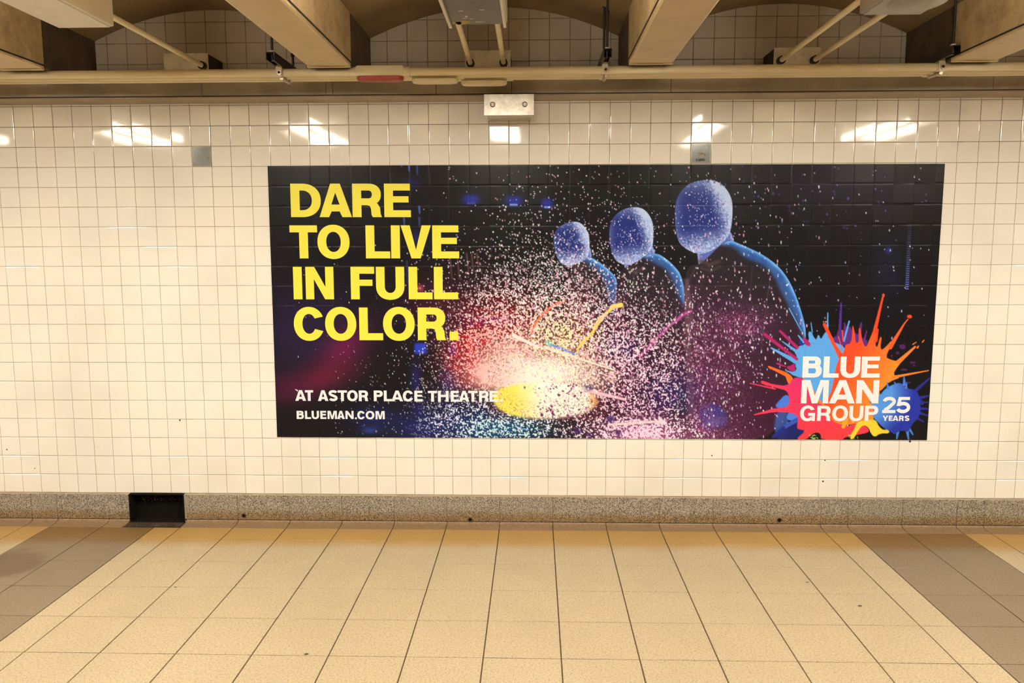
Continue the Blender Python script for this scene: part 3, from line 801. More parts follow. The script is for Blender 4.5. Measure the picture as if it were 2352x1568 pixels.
# --- three plain stand-in figures: smooth blue heads without features, dark clothes, blue rim light
nz = smooth_noise(10, 3); ngr = unif(1, 8); nbig = smooth_noise(38, 4)
def cloth(base, tint):
    def f(x, y, d):
        return np.asarray(base, float)[None] + (np.asarray(tint, float) - base)[None] * np.clip((y - 620) / 330, 0, 1)[:, None]
    return f
def rimblue(x, y, d):
    k = sst(0, -9, d)[:, None]; return np.array([104, 160, 214.0]) * (1 - k) + np.array([44, 92, 158.0]) * k
Z2 = lambda pts: [(1100 + a / 3.92, 360 + b / 3.92) for a, b in pts]
def head(pts, cx, cy, sx, sy):
    def f(x, y, d):
        nx, ny = (x - cx) / sx, (y - cy) / sy
        lit = 1.1 * sst(.30, .95, .85 * nx - .40 * ny + .06) + .85 * sst(.22, .95, .95 * ny + .05 + .12 * nx) + .40 * sst(.50, 1.0, -ny) + .35 * sst(.55, 1.05, -.9 * nx)
        s_ = region(pts, 4.8); g_ = (ngr[s_] - .5)
        lit = np.clip(lit + g_ * .55 * sst(.05, .5, lit), 0, 1)[:, None]
        return np.array([38, 48, 112.0]) * (1 - lit) + np.array([196, 204, 232.0]) * lit
    s = region(pts, 4.8); d = sdf_poly(X[s], Y[s], pts)
    put(sst(.8, -.8, d), f(X[s], Y[s], d), s)
def rimlight(body, guide):
    """blue light along the shoulder edge, fading into the cloth"""
    pts = smoothpoly(body, 2); g = smoothpoly(guide, 1); s = region(pts, 3)
    d = -sdf_poly(X[s], Y[s], pts); dg = sdf_poly(X[s], Y[s], g)
    k = np.clip(sst(11, -5, dg), 0, 1) * sst(-.8, .8, d)
    c = np.array([52, 104, 176.0])[None] + np.array([66, 72, 52.0])[None] * (sst(9, 1, d) * .8 + .35 * (nz[s] - .3))[:, None]
    put(k * (.72 + .28 * sst(14, 0, d)), c, s)
B1 = [(1310, 612), (1345, 585), (1375, 600), (1405, 625), (1420, 645), (1422, 760), (1410, 830), (1300, 830), (1296, 690), (1304, 645)]
B2 = [(1440, 612), (1500, 575), (1540, 600), (1572, 640), (1576, 760), (1560, 965), (1430, 965), (1415, 800), (1415, 645), (1424, 622)]
B3 = [(1605, 612), (1668, 548), (1700, 560), (1760, 588), (1802, 625), (1830, 680), (1856, 770), (1835, 810), (1800, 1012), (1590, 1012), (1574, 900), (1570, 645), (1584, 605)]
S1 = [(1338, 594), (1352, 580), (1364, 582), (1388, 602), (1412, 626), (1420, 648), (1418, 740), (1404, 700), (1396, 655), (1380, 622), (1356, 606)]
S2 = [(1478, 588), (1496, 570), (1506, 571), (1524, 590), (1552, 606), (1574, 632), (1574, 700), (1560, 680), (1548, 640), (1530, 614), (1504, 600)]
S3 = [(1652, 556), (1668, 538), (1680, 536), (1710, 560), (1760, 572), (1806, 612), (1832, 664), (1846, 718), (1860, 785), (1848, 775), (1826, 720), (1798, 672), (1780, 630), (1752, 604), (1712, 590), (1690, 566)]
H1 = smoothpoly(Z2([(860, 580), (930, 600), (985, 680), (998, 760), (990, 890), (950, 930), (830, 985), (760, 975), (715, 930), (690, 870), (672, 780), (675, 700), (710, 640), (780, 595)]))
H2 = smoothpoly(Z2([(1420, 448), (1500, 478), (1562, 570), (1574, 680), (1562, 830), (1500, 890), (1400, 960), (1340, 975), (1250, 955), (1210, 900), (1185, 820), (1170, 720), (1180, 600), (1230, 520), (1310, 465)]))
H3 = smoothpoly(Z2([(2060, 203), (2160, 225), (2240, 300), (2282, 400), (2282, 540), (2262, 690), (2200, 770), (2090, 850), (1990, 880), (1900, 850), (1830, 805), (1795, 760), (1775, 680), (1763, 560), (1768, 400), (1830, 290), (1920, 225)]))
N1 = [(1308, 596), (1340, 560), (1356, 566), (1360, 596), (1330, 622), (1312, 622)]
N2 = [(1432, 596), (1478, 556), (1498, 560), (1506, 590), (1460, 628), (1436, 624)]
N3 = [(1600, 572), (1660, 516), (1678, 530), (1688, 562), (1640, 616), (1606, 620)]
for B_, S_, H_, c_, N_ in ((B1, S1, H1, (1313, 558, 42, 51), N1), (B2, S2, H2, (1450, 542, 51, 67), N2), (B3, S3, H3, (1616, 498, 66, 86), N3)):
    poly(N_, lambda x, y, d: np.array([92, 104, 168.0])[None] + np.array([70, 66, 48.0])[None] * sst(9, -1, -d)[:, None], 1.2, 1, 1)
    poly(B_, cloth((42, 34, 37), (66, 28, 46)), 1.2, 1, 2)
    rimlight(B_, S_)
    head(H_, *c_)
# turtleneck highlights, folds and sleeves
for pts, w_ in (([(1608, 600), (1630, 608), (1650, 600)], 9), ([(1610, 616), (1632, 622), (1655, 612)], 5), ([(1445, 618), (1460, 626), (1478, 616)], 9), ([(1318, 610), (1332, 616), (1345, 606)], 7)):
    path(pts, w_, (84, 62, 58), 3.5, .7)
for pts in ([(1728, 612), (1722, 680), (1735, 720), (1752, 765)], [(1768, 640), (1760, 700), (1748, 800)], [(1520, 640), (1528, 690), (1515, 740)], [(1600, 610), (1578, 650), (1574, 720)], [(1790, 652), (1812, 700), (1846, 775)]):
    path(pts, 2, (96, 84, 96), 1.6, .45)
path([(1852, 778), (1795, 905), (1800, 1005)], 1.5, (40, 40, 60), 1, .3)
poly([(1775, 975), (1798, 915), (1812, 960), (1806, 1008), (1786, 1008)], (64, 108, 190), 4, .65, 1)
poly([(1598, 965), (1612, 928), (1640, 922), (1668, 945), (1672, 975), (1640, 985), (1606, 982)], (44, 50, 130), 5, .9, 2)
glow(1640, 968, 22, 12, (120, 130, 190), .5)
# dusty magenta light on the nearest figure
g_ = np.exp(-((X - 1705) / 60) ** 2 - ((Y - 745) / 38) ** 2) + .8 * np.exp(-((X - 1600) / 26) ** 2 - ((Y - 860) / 170) ** 2) + .7 * np.exp(-((X - 1650) / 70) ** 2 - ((Y - 860) / 140) ** 2) + .6 * np.exp(-((X - 1640) / 90) ** 2 - ((Y - 1010) / 40) ** 2)
put(np.clip(g_, 0, 1) * (.35 + .6 * nz) * .85, (116, 44, 78))
put(np.clip(g_, 0, 1) * sst(.72, .9, ngr) * .55, (226, 160, 190))
poly([(1570, 640), (1582, 640), (1590, 720), (1588, 800), (1596, 960), (1580, 960), (1574, 820)], (120, 86, 92), 4, .55)

# --- burst of colour over the drums
def gs(cx, cy, sx, sy): return np.exp(-((X - cx) / sx) ** 2 - ((Y - cy) / sy) ** 2)
red = gs(1150, 775, 100, 92); redL = gs(1095, 830, 62, 60); teal = gs(1165, 985, 95, 34); navy = gs(1060, 970, 100, 55)
mag = gs(1420, 880, 150, 140); pinkb = gs(1480, 1000, 105, 42); yel = gs(1285, 810, 85, 95)
put(np.clip(1.15 * red + 1.1 * redL, 0, 1) * .95 * (.5 + .5 * nz), (200, 24, 38)); put(mag * .70, (72, 18, 46)); put(navy * .75, (28, 32, 92)); put(teal * .85, (18, 84, 112))
put(gs(1330, 760, 34, 100) * .55, (130, 22, 40)); put(gs(1420, 770, 22, 90) * .4, (110, 20, 50)); put(yel * .55, (168, 116, 44)); put(pinkb * .9, (205, 96, 142)); put(gs(1130, 735, 60, 12) * .45, (96, 40, 140))
put(gs(1540, 905, 60, 50) * .5, (40, 42, 118)); put(gs(1425, 800, 50, 30) * .4, (44, 50, 120))
dens = np.clip(.38 * red + .24 * redL + .24 * mag + .42 * yel + .24 * navy + .34 * teal + .62 * pinkb + .10 * gs(1255, 690, 150, 90) + .035 * gs(1250, 590, 150, 100) + .10 * gs(1460, 800, 130, 110), 0, .92)
tint = np.empty_like(IMG); tint[:] = (252, 232, 224)
def addt(w, c): tint[:] = tint * (1 - w[..., None]) + np.asarray(c, float) * w[..., None]
addt(np.clip(red * 1.0, 0, .8), (255, 168, 146)); addt(np.clip(redL, 0, .6), (250, 124, 108)); addt(np.clip(mag, 0, .8), (248, 186, 206)); addt(np.clip(yel, 0, .8), (252, 228, 150)); addt(np.clip(navy, 0, .6), (205, 208, 232)); addt(np.clip(teal, 0, .6), (190, 226, 222)); addt(pinkb * .9, (252, 206, 214))
n1 = .6 * unif(3, 21) + .4 * unif(1, 22); n1 = np.argsort(np.argsort(n1.ravel())).reshape(n1.shape) / n1.size
put(sst(.05, -.03, n1 - dens) * np.clip(dens * 6, 0, 1), tint)
put(sst(.80, .97, n1) * np.clip(red * .8 + mag * .4, 0, 1) * .7, (52, 12, 26))
put(np.clip(gs(1172, 818, 62, 44) * .9 + gs(1160, 862, 70, 34) * 1.4, 0, 1) * .95 * (.75 + .25 * sst(.9, .5, n1)), (255, 202, 178))
put(np.clip(gs(1262, 862, 100, 44) * 1.6, 0, 1) * .95 * (.7 + .3 * sst(.92, .55, n1)), (255, 234, 196))
# upper drum head (pale pink) and lower drum head (yellow)
ell = lambda cx, cy, rx, ry, a0=0, a1=2 * math.pi, n=48: [(cx + rx * math.cos(t), cy + ry * math.sin(t)) for t in np.linspace(a0, a1, n, endpoint=False)]
def pinkcol(x, y, d):
    k = sst(1100, 1230, x)[:, None]; return np.array([252, 186, 170.0]) * (1 - k) + np.array([255, 236, 206.0]) * k
poly(ell(1205, 856, 112, 31), pinkcol, 12, .93)
def yelcol(x, y, d):
    k = sst(1165, 1260, x)[:, None]; c = np.array([252, 226, 84.0]) * (1 - k) + np.array([255, 244, 214.0]) * k
    k = sst(1345, 1368, x)[:, None]; return c * (1 - k) + np.array([240, 170, 90.0]) * k
poly([(1128, 905), (1150, 890), (1200, 880), (1300, 878), (1350, 890), (1373, 915), (1372, 930), (1350, 945), (1310, 957), (1250, 963), (1190, 958), (1150, 944), (1134, 926)], yelcol, 5, .97, 2)
s_ = (X > 1120) & (X < 1390) & (Y > 800) & (Y < 965)
n2 = unif(1, 33)
put((sst(.30, .12, n2) * np.clip(1.15 - 1.6 * np.exp(-((X - 1235) / 95) ** 2 - ((Y - 885) / 58) ** 2), 0, 1) * .75)[s_], (150, 70, 70), s_)
for k in range(150):
    x_, y_ = R_.normal(1296, 46), R_.normal(918, 28); rr = R_.uniform(.7, 2.0) * (1.7 if R_.random() < .2 else .8)
    if abs((x_ - 1250) / 118) ** 2 + abs((y_ - 912) / 48) ** 2 < 1: stroke(x_, y_, rr * 2, x_ + R_.normal(0, 1), y_ + R_.normal(0, 1), rr * 1.8, (116, 44, 84) if x_ > 1240 else (90, 70, 56), .8, .9)
path([(1318, 880), (1312, 895), (1304, 902)], 2.2, (120, 50, 90), .8); path([(1262, 938), (1270, 944), (1269, 958)], 2.4, (110, 44, 84), .8)
# sticks and paint streams
stroke(1180, 770, 9, 1236, 797, 5, (255, 226, 205), 1.4); stroke(1252, 797, 8, 1412, 850, 3, (255, 226, 190), 1.2); stroke(1268, 792, 5, 1322, 813, 4, (110, 140, 205), 1.2); stroke(1258, 787, 12, 1262, 790, 11, (120, 190, 160), 1.5)
stroke(1352, 897, 9, 1436, 917, 6, (255, 190, 190), 2.0); glow(1352, 890, 9, 7, (70, 50, 100), .8)
path([(1296, 692), (1280, 696), (1262, 708), (1244, 724), (1230, 742), (1222, 764)], 5.5, (246, 112, 74), 1.6, .95)
ys = [(1426, 700), (1408, 704), (1394, 718), (1381, 730), (1370, 745), (1362, 762), (1350, 775), (1338, 786), (1326, 802)]
for k, (p0, p1) in enumerate(zip(ys[:-1], ys[1:])):
    stroke(p0[0], p0[1], 7 + 6 * math.sin(k * 1.1 + 1) ** 2 * (k < 6), p1[0], p1[1], 5 + 6 * math.sin(k * 1.1 + 2) ** 2 * (k < 5), (248, 206, 96), 1.2)
ms = [(1588, 714), (1568, 722), (1552, 738), (1536, 748), (1522, 764), (1508, 776), (1496, 790), (1484, 804), (1470, 818)]
for k, (p0, p1) in enumerate(zip(ms[:-1], ms[1:])):
    stroke(p0[0], p0[1], 6 + 5 * math.sin(k * 1.3) ** 2, p1[0], p1[1], 5 + 5 * math.sin(k * 1.3 + 1) ** 2, (158, 62, 116), 1.4, .95); stroke(p0[0], p0[1], 2.5, p1[0], p1[1], 2, (226, 140, 176), 1.0, .7)
path([(1475, 840), (1450, 862), (1432, 890), (1420, 916), (1404, 945)], 1.6, (225, 150, 170), 1.2, .6)
path([(1402, 853), (1412, 862), (1405, 876), (1396, 868), (1402, 853)], 4, (250, 200, 170), 1.8, .8)
stroke(1398, 975, 6, 1530, 966, 7, (255, 214, 204), 1.8, .9); stroke(1530, 966, 4, 1600, 966, 3, (120, 40, 80), 2, .6); stroke(1440, 955, 5, 1590, 956, 4, (84, 20, 50), 2.5, .5)
for x_, y_, r_ in ((1327, 989, 8), (1420, 993, 7), (1402, 962, 10), (1352, 998, 5)): glow(x_, y_, r_, r_ * .8, (70, 34, 96), .9, 0, 4)
path([(1180, 975), (1200, 984), (1215, 986)], 2, (110, 160, 220), 1.2, .7)
# --- loose specks
def cloud(n, cx, cy, sx, sy, r, el, cols, amin=.7, dist='n'):
    if dist == 'n': px_, py_ = R_.normal(cx, sx, n), R_.normal(cy, sy, n)
    else: px_, py_ = R_.uniform(cx - sx, cx + sx, n), R_.uniform(cy - sy, cy + sy, n)
    rr = R_.uniform(r[0], r[1], n); cc = np.array(cols, float)[R_.integers(0, len(cols), n)]
    specks(px_, py_, rr, rr * R_.uniform(1, el, n), cc, R_.uniform(amin, 1, n))
W_, PK, PU, LB = (250, 238, 226), (244, 170, 190), (150, 110, 200), (210, 220, 250)
cloud(900, 1255, 590, 120, 95, (.8, 1.7), 1.3, [W_, W_, W_, PK])
cloud(1300, 1230, 665, 110, 58, (.8, 1.8), 1.4, [W_, W_, PK])
cloud(1900, 1340, 790, 125, 90, (.9, 2.0), 1.8, [W_, PK, PK, (250, 214, 190)])
cloud(160, 1480, 470, 330, 95, (.8, 1.3), 2.6, [W_, PK, PK], .6, 'u')
cloud(900, 1480, 800, 110, 110, (.8, 1.5), 2.6, [W_, PK, W_])
cloud(420, 1680, 800, 85, 130, (.8, 1.6), 2.8, [W_, PK, (226, 170, 220)])
cloud(150, 1760, 700, 110, 170, (.9, 1.9), 2.6, [(226, 180, 230), PK, W_], .6)
cloud(90, 1930, 560, 210, 180, (.8, 1.4), 2.4, [W_, LB, PU], .6, 'u')
cloud(60, 1850, 470, 280, 90, (1.5, 3.0), 1.4, [(86, 66, 130), (100, 70, 120)], .3, 'u')
cloud(170, 900, 900, 130, 100, (.6, 1.1), 2.2, [W_, (205, 220, 215)], .5, 'u')
cloud(420, 1010, 890, 55, 80, (.6, 1.2), 2.2, [W_, W_, PK], .6)
cloud(260, 1020, 780, 40, 90, (.7, 1.2), 1.8, [W_, W_, PK], .6)
cloud(80, 860, 700, 180, 120, (.6, 1.0), 2.0, [W_], .4, 'u')
# re-light the speckled heads a little: fine pale spatter on them
cloud(120, 1320, 555, 22, 26, (.6, 1.0), 1.3, [LB]); cloud(150, 1460, 530, 26, 36, (.6, 1.1), 1.4, [LB]); cloud(140, 1625, 480, 32, 44, (.6, 1.1), 1.8, [LB])

# --- paint splat of the logo
Z6 = lambda pts: [(1600 + a / 3.92, 640 + b / 3.92) for a, b in pts]
k6 = 1 / 3.92
def sp(x0, y0, w0, x1, y1, w1, c): stroke(1600 + x0 * k6, 640 + y0 * k6, w0 * k6, 1600 + x1 * k6, 640 + y1 * k6, w1 * k6, c, .7)
def blob(x, y, rx, ry, c): poly(ell(1600 + x * k6, 640 + y * k6, rx * k6, ry * k6, n=20), c)
BL, PUR, RED, ORG, PNK, YEL, NAV, MGT, BL2 = (97, 163, 216), (98, 44, 118), (254, 74, 36), (255, 130, 44), (250, 58, 84), (250, 206, 52), (44, 46, 132), (184, 38, 96), (78, 122, 204)
poly(Z6([(700, 1150), (745, 1090), (800, 1040), (835, 1060), (830, 1150), (760, 1170)]), BL2, .8, 1, 1)
poly(Z6([(830, 1190), (900, 1210), (915, 1250), (860, 1280), (800, 1260)]), BL2, .8, 1, 1)
poly(Z6([(690, 1420), (800, 1310), (910, 1280), (990, 1340), (980, 1400), (900, 1450), (760, 1450)]), (34, 38, 104), 2, .9, 1)
sp(760, 1350, 30, 900, 1270, 40, (58, 84, 170)); sp(690, 1420, 30, 780, 1340, 30, (40, 44, 120))
for a in ((2095, 895, 12, 1975, 1000, 30), (2095, 1050, 10, 1985, 1075, 34), (2090, 1110, 8, 2000, 1110, 20), (2080, 1170, 14, 1990, 1165, 30), (2075, 1230, 10, 1990, 1200, 30), (2040, 1285, 10, 1960, 1240, 24), (2030, 1120, 30, 2000, 1090, 40)): sp(*a, NAV)
for a in ((1905, 1440, 14, 1890, 1340, 34), (1800, 1435, 14, 1815, 1340, 34), (1945, 1400, 12, 1900, 1330, 30)): sp(*a, (70, 130, 196))
poly(Z6([(980, 780), (1300, 690), (1600, 700), (1660, 1000), (1610, 1260), (1300, 1330), (1000, 1240), (930, 1000)]), (255, 128, 44), .8, 1, 1)
# purple
poly(Z6([(1185, 520), (1255, 528), (1272, 450), (1302, 450), (1312, 505), (1328, 410), (1348, 480), (1378, 418), (1402, 480), (1450, 500), (1500, 540), (1545, 560), (1520, 635), (1480, 610), (1340, 610), (1230, 565)]), PUR, .8, 1, 1)
sp(1300, 222, 16, 1288, 460, 26, (84, 46, 128)); sp(1480, 400, 18, 1462, 520, 30, PUR); sp(1330, 400, 12, 1345, 500, 30, PUR); sp(1530, 470, 10, 1510, 540, 20, PUR)
for a in ((1852, 612, 30, 22), (1806, 668, 16, 14), (1754, 695, 9, 12), (1942, 752, 26, 10), (1955, 780, 10, 8), (1865, 818, 32, 10), (1910, 932, 12, 8)): blob(*a, (86, 30, 86))
# light blue
poly(Z6([(1000, 478), (1032, 472), (1055, 530), (1075, 552), (1095, 492), (1116, 548), (1142, 500), (1168, 470), (1190, 540), (1232, 568), (1335, 606), (1322, 690), (1275, 735), (1250, 800), (1245, 900), (1215, 970), (1215, 1060), (1190, 1120), (1120, 1120), (1000, 905), (870, 872), (838, 848), (902, 822), (885, 772), (905, 735), (888, 652), (920, 604), (965, 592), (1012, 560)]), BL, .8, 1, 1)
for a in ((1180, 305, 8, 1176, 500, 20), (1372, 382, 14, 1325, 560, 16), (830, 265, 10, 942, 468, 8), (670, 622, 14, 900, 748, 46), (768, 562, 8, 900, 655, 30), (830, 520, 8, 870, 600, 6), (800, 825, 8, 870, 850, 20), (1028, 395, 8, 1040, 480, 10), (915, 510, 12, 960, 570, 20)): sp(*a, BL)
sp(935, 572, 34, 945, 590, 24, (40, 52, 150))
for a in ((615, 502, 30, 900, 722, 26), (750, 470, 22, 905, 618, 28), (725, 762, 18, 800, 790, 10)): sp(*a, MGT)
poly(Z6([(950, 525), (985, 535), (1025, 585), (1022, 608), (985, 600), (960, 560)]), MGT, .8, 1, 1)
poly(Z6([(800, 790), (850, 780), (880, 755), (890, 830), (850, 835)]), MGT, .8, 1, 1)
# orange red with a run to orange
def orcol(x, y, d):
    k = np.clip(.6 * (y - 800) / 140 + .7 * (x - 1960) / 90, 0, 1)[:, None]; return np.array([254, 74, 36.0]) * (1 - k) + np.array([255, 146, 44.0]) * k
poly(Z6([(1335, 592), (1390, 582), (1402, 470), (1418, 470), (1432, 588), (1462, 560), (1466, 470), (1484, 540), (1520, 632), (1560, 530), (1590, 462), (1622, 482), (1605, 600), (1626, 616), (1642, 540), (1665, 512), (1652, 620), (1668, 642), (1722, 592), (1752, 552), (1742, 612), (1700, 702), (1740, 726), (1805, 742), (1885, 692), (1800, 800), (1770, 850), (1790, 878), (1840, 884), (1730, 928), (1692, 972), (1660, 1002), (1560, 1060), (1600, 1280), (1560, 1290), (1250, 1300), (1120, 1130), (1190, 1064), (1220, 980), (1250, 800), (1275, 735), (1330, 645)]), orcol, .8, 1, 1)
for a in ((1600, 480, 34, 1678, 150, 14), (1405, 430, 10, 1412, 500, 26), (1466, 450, 14, 1472, 540, 30), (1150, 412, 30, 1240, 600, 30), (1240, 600, 30, 1300, 700, 50), (1310, 465, 12, 1318, 560, 10), (1275, 520, 10, 1312, 645, 4), (1630, 455, 14, 1615, 560, 20)): sp(*a, RED)
blob(1680, 148, 12, 16, RED); blob(1915, 340, 22, 16, RED)
for a in ((1740, 615, 40, 1870, 400, 12), (1870, 400, 12, 1900, 365, 10)): sp(*a, (255, 96, 38))
for a in ((1815, 748, 40, 1965, 612, 16), (1765, 885, 26, 2085, 825, 8), (1945, 590, 10, 1975, 570, 6), (2030, 570, 10, 2045, 552, 8), (1985, 620, 16, 1995, 605, 10)): sp(*a, ORG)
sp(650, 792, 18, 800, 858, 36, (254, 104, 40)); poly(Z6([(790, 840), (840, 860), (870, 900), (865, 960), (835, 965), (805, 900)]), (254, 112, 40), .8, 1, 1)
# pink red
def pkcol(x, y, d):
    k = np.clip((y - 870) / 130, 0, 1)[:, None]; return np.array([226, 48, 104.0]) * (1 - k) + np.array([255, 62, 66.0]) * k
poly(Z6([(868, 886), (960, 888), (990, 1000), (1100, 1120), (1130, 1130), (1200, 1270), (1350, 1335), (1430, 1290), (1500, 1312), (1552, 1352), (1545, 1382), (1450, 1402), (1335, 1425), (1310, 1450), (1120, 1450), (1116, 1395), (1080, 1380), (1030, 1398), (985, 1450), (885, 1450), (985, 1365), (915, 1352), (900, 1338), (918, 1240), (845, 1202), (700, 1196), (560, 1222), (700, 1165), (832, 1150), (832, 1050), (800, 1000), (720, 962), (650, 945), (825, 966)]), pkcol, .8, 1, 1)
for a in ((480, 940, 8, 705, 990, 14), (590, 930, 26, 640, 948, 30), (640, 948, 22, 820, 992, 30), (520, 1222, 10, 700, 1180, 30)): sp(*a, PNK)
# yellow
poly(Z6([(1440, 1285), (1560, 1268), (1612, 1268), (1640, 1330), (1682, 1362), (1722, 1350), (1737, 1390), (1650, 1390), (1600, 1425), (1566, 1390), (1550, 1342), (1502, 1312), (1460, 1352), (1412, 1440), (1380, 1446), (1386, 1400), (1420, 1350)]), YEL, .8, 1, 1)
sp(1340, 1270, 50, 1320, 1330, 34, (255, 160, 46)); sp(1400, 1260, 30, 1405, 1285, 20, (255, 180, 46))
# blue burst behind the anniversary number
def bcol(x, y, d):
    r_ = np.hypot(x - 2010, y - 905); k = np.clip((r_ - 38) / 50, 0, 1)[:, None] * sst(1980, 2060, x)[:, None]
    return np.array([88, 148, 214.0]) * (1 - k) + np.array([42, 52, 150.0]) * k
poly(Z6([(1645, 1050), (1700, 985), (1762, 952), (1832, 930), (1888, 985), (1982, 1000), (2014, 1100), (2012, 1200), (1990, 1258), (1942, 1300), (1902, 1382), (1852, 1362), (1802, 1380), (1780, 1402), (1742, 1372), (1682, 1342), (1622, 1282), (1582, 1242), (1592, 1130), (1545, 1112), (1580, 1060)]), bcol, .8, 1, 1)
for a in ((1780, 930, 10, 1795, 960, 20), (1865, 880, 8, 1868, 950, 30), (1890, 930, 8, 1885, 980, 20), (1715, 930, 8, 1720, 980, 24)): sp(*a, BL2)
for k in range(22):
    x_, y_ = R_.uniform(1010, 1090), R_.uniform(1405, 1440)
    if k > 14: x_ = R_.uniform(1340, 1460)
    sp(x_, y_, R_.uniform(4, 9), x_ + R_.normal(0, 10), y_ + R_.normal(0, 8), 4, (190, 220, 80))

# --- sheet mesh: paper follows the tiles under it
cidx = np.floor(WX / P + 25).astype(int); ridx = np.floor((Z20 + 20 * P - WZ) / P).astype(int)
dxj = np.minimum((WX / P + 25) % 1, 1 - (WX / P + 25) % 1) * P; dzj = ((Z0 - WZ) / P) % 1; dzj = np.minimum(dzj, 1 - dzj) * P
tr = np.random.default_rng(2); TX = tr.normal(0, .0055, (80, 30)); TZ = tr.normal(0, .0080, (80, 30)); T0 = tr.normal(0, .00012, (80, 30))
lx = ((WX / P + 25) % 1 - .5) * P; lz = (.5 - ((Z0 - WZ) / P) % 1) * P
jt = np.exp(-(dxj / .0032) ** 2) + np.exp(-(dzj / .0032) ** 2)
relief = (TX[cidx, ridx] * lx + TZ[cidx, ridx] * lz + T0[cidx, ridx]) * np.clip(1 - jt, 0, 1) + .00085 * np.clip(jt, 0, 1)
PY = -0.0034 + np.clip(relief, -.0009, .0012)
verts = np.stack([WX, PY, WZ], -1).reshape(-1, 3).astype(np.float32)
jj, ii = np.mgrid[0:NV - 1, 0:NU - 1]; q0 = (jj * NU + ii).ravel()
loops = np.stack([q0, q0 + NU, q0 + NU + 1, q0 + 1], -1).astype(np.int32)
me = bpy.data.meshes.new('poster_sheet')
me.vertices.add(len(verts)); me.vertices.foreach_set('co', verts.ravel())
me.loops.add(loops.size); me.loops.foreach_set('vertex_index', loops.ravel())
me.polygons.add(len(loops)); me.polygons.foreach_set('loop_start', np.arange(0, loops.size, 4, dtype=np.int32))
me.update(calc_edges=True); me.validate()
ca = me.color_attributes.new('Col', 'FLOAT_COLOR', 'POINT')
rgb = np.clip(lin(np.clip(IMG, 0, 255)) / lin((254, 231, 200)) * TILE_ALB, 0.004, 0.92).reshape(-1, 3)
ca.data.foreach_set('color', np.concatenate([rgb, np.ones((len(rgb), 1))], 1).astype(np.float32).ravel())
me.materials.append(MATS['poster_print']); me.shade_smooth()
pc = POSTER.mean(0)
poster = thing('advertising_poster', 'wide black theatre poster with yellow headline and colour burst on the tiled wall', 'poster', (float(pc[0]), 0.0, 0.508))
def poster_part(name, me):
    o = link(name, me, poster); o.location = (-float(pc[0]), 0, -0.508); return o
poster_part('sheet', me)

